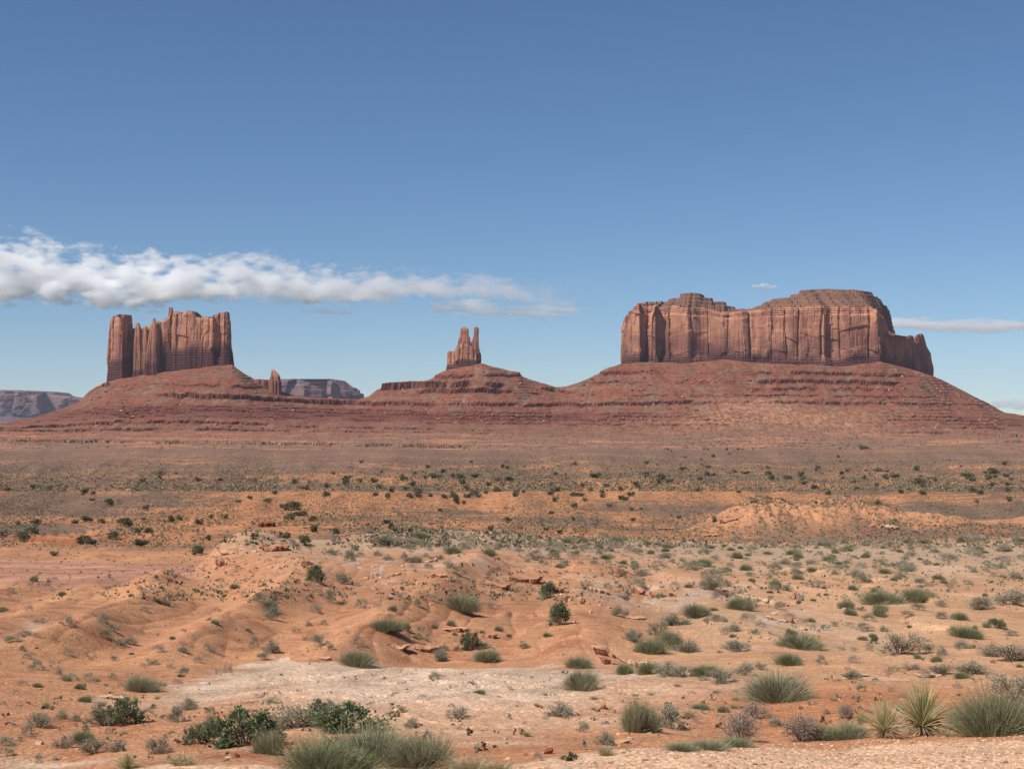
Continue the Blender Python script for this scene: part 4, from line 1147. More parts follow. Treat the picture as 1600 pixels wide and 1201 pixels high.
for u, row, w, h in ((1105, 1171, 62, 15), (1068, 1173, 50, 12), (1148, 1166, 50, 14)):
    plant(B, u, row, w, h, "low strip of grey-green stems along the gravel edge", "low green strip along the gravel edge")
for u, row, w, h in ((1285, 1155, 60, 22), (1325, 1153, 56, 20)):
    plant(B, u, row, w, h, "low blue-green stems at the gravel edge next to the smaller yucca", "low blue-green stems beside the smaller yucca")
for u, row, w, h in ((1020, 1053, 40, 20), (1042, 1056, 46, 22), (1072, 1056, 46, 18), (1102, 1056, 50, 18), (1128, 1066, 44, 20), (1164, 1055, 40, 18), (977, 1053, 28, 16)):
    plant(random.choice([S, B]), u, row, w, h, "bush in the thick row behind the eastern end of the pale bench", "thick row of bushes behind the pale bench")
for u, row, w, h in ((735, 1206, 70, 26), (775, 1207, 60, 20), (295, 1194, 58, 18), (700, 1206, 50, 24)):
    plant(G, u, row, w, h, "tuft of pale grass at the very bottom of the slope", "pale grass at the bottom edge", depth=0.6)
MINOR = [(DRY, 107, 1025, 21, 13), (S, 57, 1046, 27, 15), (S, 90, 1054, 14, 13), (S, 42, 1028, 15, 9), (S, 35, 1016, 11, 8), (S, 165, 997, 22, 17), (S, 160, 972, 18, 14), (S, 175, 986, 14, 12), (S, 203, 1006, 22, 13), (S, 187, 1010, 20, 14),
         (DRY, 247, 1018, 21, 12), (S, 285, 1018, 18, 10), (DRY, 323, 1014, 14, 9), (DRY, 332, 1020, 17, 10), (DRY, 309, 1035, 16, 10), (S, 286, 1051, 20, 11), (DRY, 357, 1053, 15, 18), (DRY, 341, 1053, 12, 10), (S, 113, 1063, 22, 11), (S, 138, 1058, 14, 8),
         (B, 125, 1076, 14, 8), (B, 58, 1073, 14, 7), (S, 176, 1060, 12, 9), (S, 240, 1038, 20, 8), (S, 105, 976, 22, 15), (S, 60, 974, 20, 7), (S, 40, 991, 22, 7), (S, 18, 1002, 26, 9), (B, 132, 1096, 18, 9), (G, 75, 1107, 14, 14), (S, 95, 1123, 24, 14),
         (S, 118, 1126, 16, 13), (DRY, 232, 1117, 22, 13), (DRY, 171, 1146, 16, 11), (S, 133, 1140, 12, 9), (S, 10, 1164, 28, 14), (S, 8, 1181, 28, 14), (S, 62, 1184, 16, 7), (S, 330, 1114, 18, 10), (S, 428, 1099, 26, 11), (S, 612, 1119, 14, 12), (S, 628, 1112, 16, 9),
         (S, 643, 1135, 28, 14), (S, 714, 1121, 34, 17), (S, 706, 1106, 10, 8), (S, 680, 1062, 26, 11), (S, 668, 1148, 12, 9), (B, 748, 1083, 16, 6), (S, 497, 1010, 26, 20), (S, 517, 1015, 11, 11), (S, 422, 1019, 32, 20), (S, 411, 1030, 20, 12),
         (S, 397, 1010, 14, 16), (S, 425, 969, 25, 22), (B, 422, 953, 22, 16), (DRY, 560, 1007, 19, 18), (S, 564, 1015, 13, 9), (S, 657, 986, 12, 9), (S, 667, 1001, 9, 8), (S, 655, 996, 10, 8), (S, 757, 1012, 24, 10), (S, 695, 1015, 13, 10), (S, 714, 1017, 12, 10), (S, 493, 956, 22, 13),
         (S, 515, 941, 17, 20), (S, 536, 945, 14, 8), (S, 562, 949, 18, 15), (DRY, 591, 948, 14, 10), (DRY, 626, 934, 16, 10), (S, 651, 947, 15, 12), (DRY, 676, 939, 14, 11), (DRY, 767, 950, 13, 10), (S, 405, 940, 17, 15), (S, 482, 978, 12, 8), (S, 462, 988, 12, 8), (S, 506, 976, 12, 8), (S, 480, 1000, 14, 7),
         (S, 547, 877, 20, 18), (S, 705, 894, 26, 17), (S, 555, 860, 14, 10), (S, 520, 866, 24, 9), (S, 667, 853, 16, 8), (S, 640, 858, 18, 10), (S, 730, 858, 24, 12), (S, 700, 864, 24, 11), (B, 765, 869, 18, 13), (S, 778, 852, 16, 7), (S, 590, 868, 14, 9), (S, 632, 874, 12, 12), (DRY, 645, 888, 14, 8), (S, 668, 885, 12, 6), (DRY, 768, 892, 11, 8), (DRY, 735, 848, 24, 9),
         (S, 968, 962, 28, 17), (S, 995, 918, 27, 15), (S, 847, 936, 14, 8), (S, 949, 918, 14, 8), (B, 905, 1043, 38, 17), (B, 857, 994, 14, 6), (S, 820, 1012, 20, 10), (S, 990, 1002, 32, 18), (S, 1150, 1018, 38, 17), (S, 1188, 1046, 20, 12), (S, 1165, 969, 24, 10), (S, 1219, 952, 20, 14), (LF, 1235, 997, 24, 14),
         (S, 1289, 984, 13, 10), (S, 1304, 978, 12, 8), (DRY, 1270, 984, 11, 10), (B, 1327, 960, 22, 10), (S, 1345, 954, 16, 8), (S, 1350, 985, 28, 14), (B, 1373, 962, 24, 12), (S, 1355, 969, 22, 12), (S, 1381, 986, 14, 10), (LF, 1366, 1005, 12, 13), (S, 1418, 963, 22, 11), (S, 1433, 952, 20, 12), (DRY, 1417, 975, 12, 6), (S, 1470, 947, 16, 10),
         (S, 1471, 966, 20, 11), (S, 1490, 967, 12, 9), (B, 1500, 968, 20, 12), (DRY, 1448, 1002, 18, 5), (S, 1450, 1019, 22, 14), (S, 1471, 1024, 18, 16), (S, 1503, 1012, 26, 14), (DRY, 1484, 987, 12, 7), (S, 1580, 992, 22, 8), (S, 1396, 1049, 18, 9), (DRY, 1314, 1016, 13, 7), (DRY, 1334, 1018, 12, 8), (DRY, 1362, 1016, 20, 14),
         (S, 1210, 1134, 24, 14), (DRY, 1200, 1119, 22, 14), (S, 1345, 1080, 16, 12), (DRY, 1497, 1074, 20, 9), (S, 912, 1144, 17, 17), (DRY, 840, 1188, 18, 16), (G, 952, 1179, 34, 16), (G, 886, 1184, 28, 8), (G, 820, 1150, 18, 9), (G, 840, 1102, 12, 5), (G, 932, 1092, 20, 6), (G, 925, 1108, 12, 5), (G, 990, 1087, 16, 5), (G, 1020, 1085, 30, 4), (B, 1130, 1112, 18, 10), (B, 1095, 1107, 30, 8), (G, 1072, 1120, 30, 13),
         (G, 1480, 1150, 40, 8), (DRY, 1405, 1140, 30, 14), (G, 1350, 1128, 24, 18), (G, 1330, 1145, 40, 22), (S, 1100, 1062, 20, 7), (G, 1120, 1082, 16, 6), (G, 1150, 1080, 10, 5), (G, 1060, 1072, 14, 5)]
for it in MINOR:
    plant(*it)

# yuccas
def yucca(u, row, w, h, label, seed):
    x, y = at_pixel(u, row); z = gz(x, y)
    live, skirt, stem = yucca_parts(seed)
    k = size_of(live[0]); kk = np.array([w * y / F, w * y / F, h * y / F]) * k
    o = empty('yucca', (x, y, z - 0.01))
    for nm, m_, mt in (('leaf_rosette', live, M_YUCCA), ('dead_leaves', skirt, M_STRAW), ('stem', stem, M_WOOD)):
        link(nm, mesh_from(nm, m_[0] * kk, m_[1], False, m_[2]), mt, o)
    tag(o, label, 'yucca'); PLACED.append((x, y, 0.5 * w * y / F, u, row, w))
yucca(1441, 1147, 88, 92, "big spiky yellow-green yucca at the gravel edge, the taller of the pair", 701)
yucca(1382, 1152, 58, 66, "smaller, more upright yucca standing beside the big one at the gravel edge", 702)
yucca(199, 1201, 40, 28, "small yellowish yucca at the bottom beside the pale streak", 703)
yucca(1052, 1128, 26, 30, "tiny straw-coloured yucca hidden in the dark twiggy bush", 704)

# lesser shrubs scattered over the hill
def free(x, y, r):
    return all((x - a) ** 2 + (y - b) ** 2 > (0.8 * (r + c)) ** 2 for a, b, c, *_ in PLACED)

def scatter(n, u0, u1, r0, r1, kinds, w0, w1, asp=0.5, dens=None, tries=12):
    k = 0; t = 0
    while k < n and t < n * tries:
        t += 1
        u = random.uniform(u0, u1); row = random.uniform(r0, r1)
        if dens is not None and random.random() > dens(u, row): continue
        w = random.uniform(w0, w1) if random.random() < 0.75 else random.uniform(w0, 0.5 * (w0 + w1))
        x, y = at_pixel(u, row)
        if not free(x, y, 0.5 * w * y / F): continue
        plant(random.choice(kinds), u, row, w, w * asp * random.uniform(0.8, 1.25), parts=False)
        k += 1
nz_ = lambda s, a, sd: (lambda u, r: float(sstep(-a, a, fbm(np.array([u / s]), np.array([r / (s * 0.25)]), 2, sd))[0]))
scatter(170, 830, 1600, 844, 890, [S, S, B, DRY], 9, 24, 0.46)
scatter(44, 560, 960, 838, 882, [S, S, B, DRY], 9, 26, 0.45)
scatter(30, 1080, 1600, 880, 905, [S, B, S], 10, 28, 0.42)
scatter(46, 960, 1600, 884, 940, [S, S, B, DRY], 9, 24, 0.52)
scatter(56, 1100, 1600, 900, 1070, [DRY, B, DRY, B, S], 8, 24, 0.52)
scatter(64, 0, 340, 905, 1060, [S, DRY, B, DRY], 7, 17, 0.55, nz_(60, .3, 5))
scatter(40, 330, 800, 880, 1035, [S, DRY, DRY, B], 7, 15, 0.6)
scatter(30, 0, 440, 1060, 1195, [S, G, DRY, DRY], 8, 24, 0.5)
scatter(22, 1060, 1440, 1075, 1140, [G, S, DRY], 8, 18, 0.45)
scatter(14, 480, 1000, 1050, 1150, [G, S, DRY], 6, 12, 0.5)

# junipers and big bushes of the valley floor
JUN = [(137, 815, 22, 12), (117, 818, 12, 9), (158, 818, 14, 9), (195, 822, 26, 14), (225, 813, 7, 6), (268, 815, 11, 10), (280, 813, 11, 9), (178, 843, 20, 18), (220, 854, 24, 12), (138, 850, 14, 10), (325, 844, 11, 10), (310, 864, 16, 13), (57, 820, 16, 11), (50, 834, 22, 13),
       (310, 752, 15, 8), (146, 773, 9, 6), (5, 839, 14, 11), (233, 832, 18, 10), (395, 842, 9, 10), (353, 810, 8, 10), (330, 810, 8, 8), (457, 797, 34, 16), (510, 776, 14, 11), (476, 765, 18, 8), (510, 762, 12, 10), (541, 757, 11, 9), (585, 754, 13, 9), (562, 754, 10, 7), (633, 766, 9, 8), (612, 769, 9, 9),
       (640, 778, 14, 10), (655, 777, 12, 8), (673, 776, 10, 7), (606, 780, 9, 11), (653, 774, 14, 12), (645, 760, 10, 10), (630, 751, 16, 11), (681, 747, 24, 9), (720, 749, 17, 11), (742, 746, 14, 8), (729, 766, 10, 9), (743, 773, 12, 9), (759, 771, 7, 6), (778, 752, 9, 8), (777, 768, 13, 9), (713, 788, 11, 17), (725, 788, 8, 7),
       (490, 831, 13, 14), (525, 834, 12, 9), (604, 818, 13, 8), (445, 841, 20, 11), (616, 831, 8, 8), (767, 829, 9, 10), (872, 768, 12, 8), (923, 767, 9, 10), (969, 767, 9, 8), (941, 772, 10, 7), (914, 783, 9, 8), (868, 784, 12, 8), (1031, 757, 13, 11), (1034, 751, 14, 11), (1046, 754, 12, 7), (905, 775, 18, 7), (862, 803, 8, 6), (896, 813, 7, 8),
       (853, 829, 10, 7), (1116, 815, 8, 11), (930, 746, 18, 8), (1206, 750, 10, 10), (1231, 749, 14, 8), (1255, 757, 15, 8), (1437, 757, 24, 12), (1397, 746, 18, 9), (1515, 748, 18, 10), (1551, 741, 14, 12), (1407, 771, 9, 8), (1520, 769, 13, 9), (1577, 783, 9, 10), (1460, 753, 9, 10), (1482, 766, 9, 6), (1372, 737, 20, 7), (1350, 692, 22, 8), (1275, 784, 8, 5), (1165, 740, 18, 6), (795, 752, 16, 10),
       (1148, 739, 12, 6), (1065, 736, 10, 7), (1010, 743, 12, 8), (1370, 760, 9, 6), (1090, 768, 12, 7), (1155, 770, 9, 6), (1200, 742, 16, 8), (250, 748, 10, 6), (344, 752, 9, 7), (390, 780, 8, 6), (418, 785, 14, 7), (470, 806, 24, 9), (372, 785, 10, 6), (430, 772, 9, 7), (398, 752, 9, 6)]
jl = lambda u, row: ("dark round juniper on the orange sand of the valley" if row > 770 else "dark juniper in the wooded belt across the valley floor") if u > 420 else "dark bush on the western valley floor"
for u, row, w, h in JUN:
    l_ = jl(u, row); h *= random.uniform(0.75, 1.0); w *= 0.9; plant(J, u, row, w, h, l_, "plants: " + l_, parts=False)
for u, row, w, h in ((75, 836, 24, 12), (92, 837, 26, 14), (112, 836, 24, 13), (128, 834, 16, 10)):
    plant(DRY, u, row, w, h, "grey-brown bush of the dense thicket on the western valley floor", "grey-brown thicket on the western valley floor", parts=False)
def more_jun(n, u0, u1, r0, r1, w0, w1):
    for _ in range(n):
        u = random.uniform(u0, u1); row = random.uniform(r0, r1); w = random.uniform(w0, w1) * (row - 640) / 120
        l_ = jl(u, row); plant(J, u, row, w, w * random.uniform(0.55, 0.9), l_, "plants: " + l_, parts=False)
more_jun(70, 520, 1600, 722, 758, 3, 11)
more_jun(26, 540, 1000, 756, 782, 5, 11)
more_jun(26, 1000, 1600, 690, 735, 5, 11)
more_jun(24, 1240, 1600, 735, 790, 5, 12)
more_jun(24, 0, 480, 740, 870, 5, 11)
more_jun(14, 480, 1080, 790, 834, 4, 8)

# ------------------------------------------------------------------ low scrub nobody could count
def scrub_mesh(pts, sizes, seed, k=16, cols=None):
    rng = np.random.default_rng(seed); n = len(pts)
    V = np.zeros((n, k, 4, 3))
    for j in range(k):
        th = rng.uniform(0, 2 * math.pi, n); r = np.sqrt(rng.uniform(0, 1, n)) * 0.42
        c = np.stack([r * np.cos(th), r * np.sin(th), rng.uniform(0.08, 0.5, n) * (1 - r)], -1)
        dr = unit(rng.normal(size=(n, 3)) + np.array([0, 0, 0.8])); sd = unit(np.cross(dr, rng.normal(size=(n, 3))))
        L = rng.uniform(0.16, 0.30, n)[:, None]; W = rng.uniform(0.12, 0.22, n)[:, None]
        V[:, j, 0] = c - dr * L; V[:, j, 1] = c + sd * W; V[:, j, 2] = c + dr * L; V[:, j, 3] = c - sd * W
    V[..., 2] = np.maximum(V[..., 2], -0.02)
    V = V * sizes[:, None, None, None] + pts[:, None, None, :]
    C = np.repeat((cols * rng.uniform(0.8, 1.2, (n, 1)))[:, None, :], k * 4, 1).reshape(-1, 3)
    return mesh_from("scrub", V.reshape(-1, 3), np.arange(n * k * 4).reshape(-1, 4), False, C)
M_SCRUB = leaf_material("scrub_leaves", (1.0, 1.0, 1.0), (1.0, 1.0, 1.0), 0.15)
def scrub_points(n, r0, r1, pw, seed, u0=-150, u1=1750, clump=True):
    rng = np.random.default_rng(seed)
    u = rng.uniform(u0, u1, n); row = r0 + (r1 - r0) * rng.uniform(0, 1, n) ** pw
    j = np.clip(np.searchsorted(COL_U, u), 1, n_in - 1)
    ymap = np.empty(n); ok = np.ones(n, bool)
    for i in range(n):
        r = ROWS[:, j[i]]; k = int(np.argmax(r <= row[i])); ok[i] = k > 0; ymap[i] = DS[k]
    ymap = ymap * (1 + rng.uniform(-0.004, 0.004, n))
    x = (u - 800) / F * ymap
    if clump:
        m = fbm(x / (ymap * 0.05 + 2), ymap / (ymap * 0.16 + 3), 3, seed)
        ok &= rng.uniform(0, 1, n) < sstep(-0.7, 0.4, m) * 0.8 + 0.2
    x, y, row, u = x[ok], ymap[ok], row[ok], u[ok]
    return x, y, ground_z(x, y), u, row, rng
CS = np.array([[0.240, 0.195, 0.135], [0.200, 0.175, 0.112], [0.150, 0.142, 0.088], [0.250, 0.195, 0.145], [0.215, 0.180, 0.108]])
parts_ = []
for (n, r0, r1, pw, s0, s1, sd) in ((70000, 694, 768, 0.9, 0.8, 2.5, 21), (100000, 736, 856, 1.35, 0.35, 1.0, 22), (6500, 836, 940, 1.25, 0.2, 0.6, 23), (1700, 930, 1190, 1.0, 0.06, 0.26, 24)):
    x, y, z, u, row, rng = scrub_points(n, r0, r1, pw, sd)
    sz = rng.uniform(0, 1, len(x)) ** 2 * (s1 - s0) + s0
    kk = knoll(x, y) + 0.3 * fbm(x / 6, y / 9, 2, 66)
    fade = rng.uniform(0, 1, len(x)) < (1 - 0.6 * sstep(818, 842, row)) if r0 < 800 else np.ones(len(x), bool)
    fade &= ~((u > 320) & (u < 520) & (row > 822) & (row < 858) & (rng.uniform(0, 1, len(x)) < 0.8))
    kp = fade & ~((kk > 0.30) & (row > 793) & (rng.uniform(0, 1, len(x)) < 0.80))
    x, y, z, sz, row, u = x[kp], y[kp], z[kp], sz[kp], row[kp], u[kp]
    if r0 > 830:
        kq = ~((u < 920) & (u > 330) & (row < 905) & (rng.uniform(0, 1, len(x)) < 0.7))
        x, y, z, sz, row, u = x[kq], y[kq], z[kq], sz[kq], row[kq], u[kq]
    if r0 > 900:
        keep = ~((row > 1030) & (row < 1100) & (u > 350) & (u < 1050) & (rng.uniform(0, 1, len(x)) < 0.8)) & ~((u > 950) & (row > 1140))
        x, y, z, sz = x[keep], y[keep], z[keep], sz[keep]
    cc = CS[rng.integers(0, len(CS), len(x))]
    parts_.append((np.stack([x, y, z], -1), sz, cc))
P_ = np.concatenate([p[0] for p in parts_]); S_ = np.concatenate([p[1] for p in parts_]); C_ = np.concatenate([p[2] for p in parts_])
tag(link("scrub", scrub_mesh(P_, S_, 25, 5, C_), M_SCRUB), kind="stuff")
# dark dots of brush on the apron and the debris fan under the broad butte
rng = np.random.default_rng(31); pts = []; 
for _ in range(7500):
    if rng.uniform() < 0.3: u = rng.normal(1215, 110); row = rng.uniform(640, 700)
    else: u = rng.uniform(-50, 1650); row = rng.uniform(668, 703)
    if not (-100 < u < 1700): continue
    pts.append(talus_at(u, row))
pts = np.array(pts); sz = rng.uniform(0, 1, len(pts)) ** 3 * 5.0 + 1.2
tag(link("slope_scrub", scrub_mesh(pts, sz, 32, 6, CS[rng.integers(1, 3, len(pts))] * 0.75), M_SCRUB), kind="stuff")
# ------------------------------------------------------------------ stones and ledges
import bmesh
M_STONE = earth_material("stone", (1.3, 7.0), 0.05, 0.7, (0.8, 1.2))
def ico(sub):
    bm = bmesh.new(); bmesh.ops.create_icosphere(bm, subdivisions=sub, radius=1.0)
    v = np.array([p.co[:] for p in bm.verts]); f = np.array([[q.index for q in t.verts] for t in bm.faces]); bm.free()
    return v, f
ICO3, ICO2, ICO1 = ico(4), ico(3), ico(1)

def rock_mesh(name, seed, size, col, boxy=0.5, base=ICO2):
    """an angular stone: a ball cut by random planes, then roughened"""
    rng = np.random.default_rng(seed); v = base[0].copy()
    for _ in range(11):
        n = unit(rng.normal(size=3)); n = unit(n * (1 - boxy) + boxy * np.sign(n) * (np.abs(n) == np.abs(n).max()) + 1e-6)
        d = rng.uniform(0.45, 0.8); e = v @ n - d
        v = v - np.maximum(e, 0)[:, None] * n[None]
    v = v * (1 + 0.06 * fbm(v[:, 0] * 2.3 + 7, v[:, 1] * 2.3 + v[:, 2] * 1.7, 3, seed))[:, None]
    v = v * np.array(size) / np.abs(v).max(0)
    c = np.array(col)[None] * (1 + 0.12 * fbm(v[:, 0] / size[0] * 2, v[:, 2] / size[2] * 2 + v[:, 1], 2, seed + 1))[:, None]
    return mesh_from(name, v, base[1], False, c)

def ledge_mesh(name, seed, w, dep, th, col):
    """a broken sandstone layer: ragged outline, undercut front, several thin beds"""
    rng = np.random.default_rng(seed); n = 150; lv = 15
    a = np.linspace(0, 2 * math.pi, n, endpoint=False)
    ca, sa = np.cos(a), np.sin(a)
    px = 0.5 * w * np.sign(ca) * np.abs(ca) ** 0.78; py = 0.5 * dep * np.sign(sa) * np.abs(sa) ** 0.78
    j = 1 + 0.22 * fbm(a * 1.9, a * 0 + seed, 3, seed) + 0.16 * (rnd(np.mod(np.floor(a * 5.0 + 1.2 * perlin(a * 3, a * 0, seed)), 31), 0, seed) - 0.5)
    V = []; C = []
    for k in range(lv):
        t = k / (lv - 1)
        bed = rnd(np.floor(t * 4.2), 0, seed + 3)
        r = 1 - 0.30 * (1 - t) ** 1.5 - 0.08 * bed + 0.03 * fbm(a * 9, a * 0 + k * 0.6, 2, seed + 5)
        z = -th * (1 - t) + 0.1 * th * fbm(px / w * 3, py / w * 3 + k, 2, seed + 6)
        yy = py * j * r + 0.10 * dep * fbm(px / w * 2.2, px * 0 + seed, 2, seed + 12)
        V.append(np.stack([px * j * r, yy, z + 0.5 * th * fbm(px / w * 1.7, px * 0 + seed, 2, seed + 11)], -1)); C.append(np.tile(np.array(col) * (0.9 + 0.2 * bed), (n, 1)))
    for k, q in enumerate((0.93, 0.8, 0.55, 0.25)):
        z = 0.06 * th + 0.22 * th * fbm(px * q / w * 4, py * q / w * 4, 3, seed + 8) - 0.15 * th * (py * q > 0) * (py * q / (0.5 * dep))
        V.append(np.stack([px * j * q, py * j * q, z], -1)); C.append(np.tile(np.array(col) * 1.05, (n, 1)))
    for k in range(lv, lv + 4): V[k][:, 2] += 0.5 * th * fbm(V[k][:, 0] / w * 1.7, V[k][:, 0] * 0 + seed, 2, seed + 11)
    V = np.array(V); nr_ = len(V)
    i0 = np.arange(n)
    fan_ = np.stack([(nr_ - 1) * n + i0, (nr_ - 1) * n + (i0 + 1) % n, np.full(n, nr_ * n)], -1)
    return mesh_from(name, np.concatenate([V.reshape(-1, 3), [[0, 0, 0.1 * th]]]), [grid_faces(nr_, n, True), fan_], False, np.concatenate([np.array(C).reshape(-1, 3), [np.array(col)]]))

CR, CO, CP = alb(180, 130, 102), alb(198, 152, 120), alb(208, 172, 143)
LED = [  # u, row of the front lip, width, thickness in px, tilt, colour, label
    (372, 863, 78, 10, -6, CO, "long overhanging ledge capping the western tip of the near hill"),
    (425, 861, 46, 12, 4, CR, "thick dark-fronted block of rock next to the ledge at the hill's tip"),
    (352, 882, 40, 9, -24, CO, "smooth sloping slab of rock below the ledge at the hill's tip"),
    (487, 889, 36, 8, -16, CR, "dark undercut ledge just above a round green shrub"),
    (590, 903, 26, 5, -22, CP, "pale tilted slab high on the red spurs"),
    (617, 900, 18, 6, 8, CO, "small dark-edged block east of the pale tilted slab"),
    (685, 901, 26, 6, -6, CO, "flat stone layer jutting from the slope below the hilltop"),
    (672, 879, 22, 5, 6, CP, "white stone layer at the rim of the hilltop"),
    (772, 916, 52, 8, -6, CR, "western half of the long shadowed ledge across the slope"),
    (822, 910, 56, 8, 4, CR, "eastern half of the long shadowed ledge across the slope"),
    (880, 926, 40, 7, -16, CO, "ledge beside the round dark shrub on the slope"),
    (891, 940, 34, 6, -30, CP, "steeply tilted pale slab above the bright green shrub"),
    (918, 944, 30, 6, -30, CO, "steeply tilted orange slab in the slabby patch"),
    (938, 926, 34, 6, -14, CP, "broad whitish slab at the top of the slabby patch"),
    (997, 928, 22, 8, -10, CR, "dark-shadowed block at the eastern side of the slabby patch"),
    (1030, 932, 30, 6, -18, CR, "reddish slab beside the dark-shadowed block"),
    (663, 1018, 46, 9, 4, CR, "dark overhang in the front of the smooth red dome"),
    (622, 1014, 40, 5, 3, CO, "thin crack-like ledge across the smooth red dome"),
    (708, 987, 46, 6, 4, CO, "shadowed bed of rock above the cleft on the red slope"),
    (765, 996, 24, 7, 10, CR, "small shadowed step of rock beside the cleft"),
    (955, 1026, 60, 8, -16, CO, "upper orange slab of the stepped outcrop behind the bench"),
    (962, 1038, 48, 8, -14, CR, "lower orange slab of the stepped outcrop behind the bench"),
    (1000, 1042, 34, 9, -8, CP, "pale broken block at the eastern end of the bench brink"),
    (985, 966, 46, 4, -8, CO, "thin rock layer crossing the orange slope"),
    (1086, 960, 10, 5, 0, CR, "little red block at the end of the bush row"),
    (1140, 814, 30, 6, 2, CR, "shadowed rim of rock on the western bare knoll"),
    (1112, 838, 30, 5, 6, CO, "low ledge at the foot of the western bare knoll"),
    (1372, 824, 24, 7, -4, CR, "red broken block between the bare knolls"),
    (1405, 826, 40, 5, -4, CP, "pale slabs beside the red block between the knolls"),
    (1044, 827, 30, 4, 2, CR, "dark cut bank at the edge of the valley sand"),
    (415, 823, 26, 9, 0, alb(138, 78, 58), "dark red bank of earth in the orange valley sand"),
    (1215, 970, 34, 5, -10, CP, "pale slab among the stones of the sandy slope"),
    (1238, 973, 20, 7, -16, CR, "red tilted slab among the stones of the sandy slope"),
    (1242, 936, 14, 7, 0, CR, "dark red block above the grey boulder"),
    (1340, 1057, 44, 3, 0, CP, "flat white rock lying bare on the sandy slope"),
    (1455, 1058, 40, 4, 0, CP, "pale flat stone layer behind the big yucca"),
    (175, 1092, 40, 4, -6, CP, "pale rock lip at the pointed western end of the bench"),
    (506, 1031, 20, 5, -4, CP, "white broken lip of the pale bench"),
]
for i, (u, row, w, th, tilt, colr, label) in enumerate(LED):
    x, y = at_pixel(u, row); W = w * y / F; T = max(th * y / F * 1.2, 0.05); dep = W * random.uniform(0.8, 1.05)
    z = gz(x, y)
    me = ledge_mesh("sandstone_ledge", 800 + i, W, dep, T, colr)
    zb_ = gz(x, y + 0.55 * dep)
    o = link("sandstone_ledge", me, M_STONE, loc=(x, y + 0.42 * dep, z + 0.42 * T))
    sl_ = math.atan2(zb_ - z, 0.55 * dep)
    o.rotation_euler = (0.8 * max(min(sl_, 0.6), -0.2), math.radians(-tilt), math.radians(random.uniform(-14, 14)))
    tag(o, label, "rock ledge")

BOULD = [(1252, 938, 12, 11, alb(150, 140, 132), "grey rounded boulder among the stones of the sandy slope"),
         (941, 1106, 12, 10, alb(196, 150, 116), "triangular light boulder alone on the sandy ground below the bench"),
         (845, 1106, 6, 6, alb(186, 104, 70), "small red stone lying near the two-humped dark bush"),
         (1353, 1126, 22, 14, alb(206, 150, 112), "light tan boulder half hidden behind the smaller yucca"),
         (1440, 1146, 20, 9, alb(196, 160, 130), "pale stone at the foot of the big yucca"),
         (857, 1177, 14, 9, alb(140, 84, 56), "dark brown stone beside a small dry shrub near the gravel"),
         (985, 1155, 12, 5, alb(222, 200, 172), "whitish flat stone in the red soil near the gravel"),
         (970, 1160, 26, 5, alb(204, 152, 114), "flat tan slab beside the dark spiky bush"),
         (975, 1150, 22, 7, alb(206, 154, 112), "leaning orange slab next to the dark spiky bush"),
         (1025, 1142, 24, 6, alb(204, 144, 104), "orange slab under the dark twiggy bush"),
         (62, 1162, 14, 5, alb(204, 168, 136), "pale flat stone on the red soil at the western border"),
         (170, 1106, 10, 6, alb(120, 98, 84), "dark stone at the western point of the bench"),
         (370, 1182, 10, 6, alb(130, 70, 46), "dark red stone right of the small grass at the bottom"),
         (755, 1166, 9, 8, alb(128, 76, 52), "dark little stone on the pale streak in the red soil"),
         (1170, 997, 10, 5, alb(196, 150, 120), "tan stone on the sandy slope beside the pale slab"),
         (1285, 1180, 14, 4, alb(214, 166, 128), "flat stone sunk in the gravel shoulder"),
         (1196, 940, 12, 5, alb(214, 190, 166), "white stone at the upper edge of the stony patch"),
         (320, 1068, 22, 4, alb(196, 176, 156), "low white stone on the upper edge of the bench")]
for i, (u, row, w, h, colr, label) in enumerate(BOULD):
    x, y = at_pixel(u, row); W = w * y / F; Hh = h * y / F; z = gz(x, y)
    o = link("rock", rock_mesh("rock", 900 + i, (W / 2, W / 2 * 0.8, Hh * 0.62), colr), M_STONE, loc=(x, y, z + Hh * 0.35))
    o.rotation_euler = (random.uniform(-.1, .1), random.uniform(-.15, .15), random.uniform(-.5, .5))
    tag(o, label.replace("right of", "beside"), "rock")
RK = [rock_mesh("rock", 950 + i, (0.5, 0.42, 0.3), (CO, CR, CP)[i % 3], base=ICO2) for i in range(9)]
for m_ in RK: m_.materials.append(M_STONE)
def stones(n, u0, u1, r0, r1, w0, w1, label, pick):
    for _ in range(n):
        u = random.uniform(u0, u1); row = random.uniform(r0, r1); w = random.uniform(w0, w1)
        x, y = at_pixel(u, row); s = w * y / F
        o = link("rock", RK[random.choice(pick)], loc=(x, y, gz(x, y) + 0.08 * s)); o.scale = (s, s, s * random.uniform(0.7, 1.3)); o.rotation_euler = (0, random.uniform(-.2, .2), random.uniform(0, 6.28))
        tag(o, label, "rock", "stones: " + label)
stones(46, 1150, 1330, 915, 1000, 4, 11, "loose stone in the rubble of the sandy slope", range(9))
stones(30, 850, 1040, 918, 975, 3, 9, "loose broken stone around the tilted slabs", range(9))
stones(24, 560, 720, 880, 945, 3, 9, "loose pale stone below the hilltop rim", [2, 5, 8])
stones(20, 345, 470, 862, 900, 3, 9, "loose stone fallen below the ledges at the hill's tip", range(9))
stones(26, 900, 1120, 1040, 1190, 2.5, 7, "loose stone on the red ground near the gravel shoulder", range(9))
stones(24, 0, 420, 1060, 1195, 2.5, 7, "loose stone on the red soil in the west", range(9))
stones(18, 420, 900, 1040, 1160, 3, 7, "small stone lying on the pale bench", [2, 5, 8, 0])

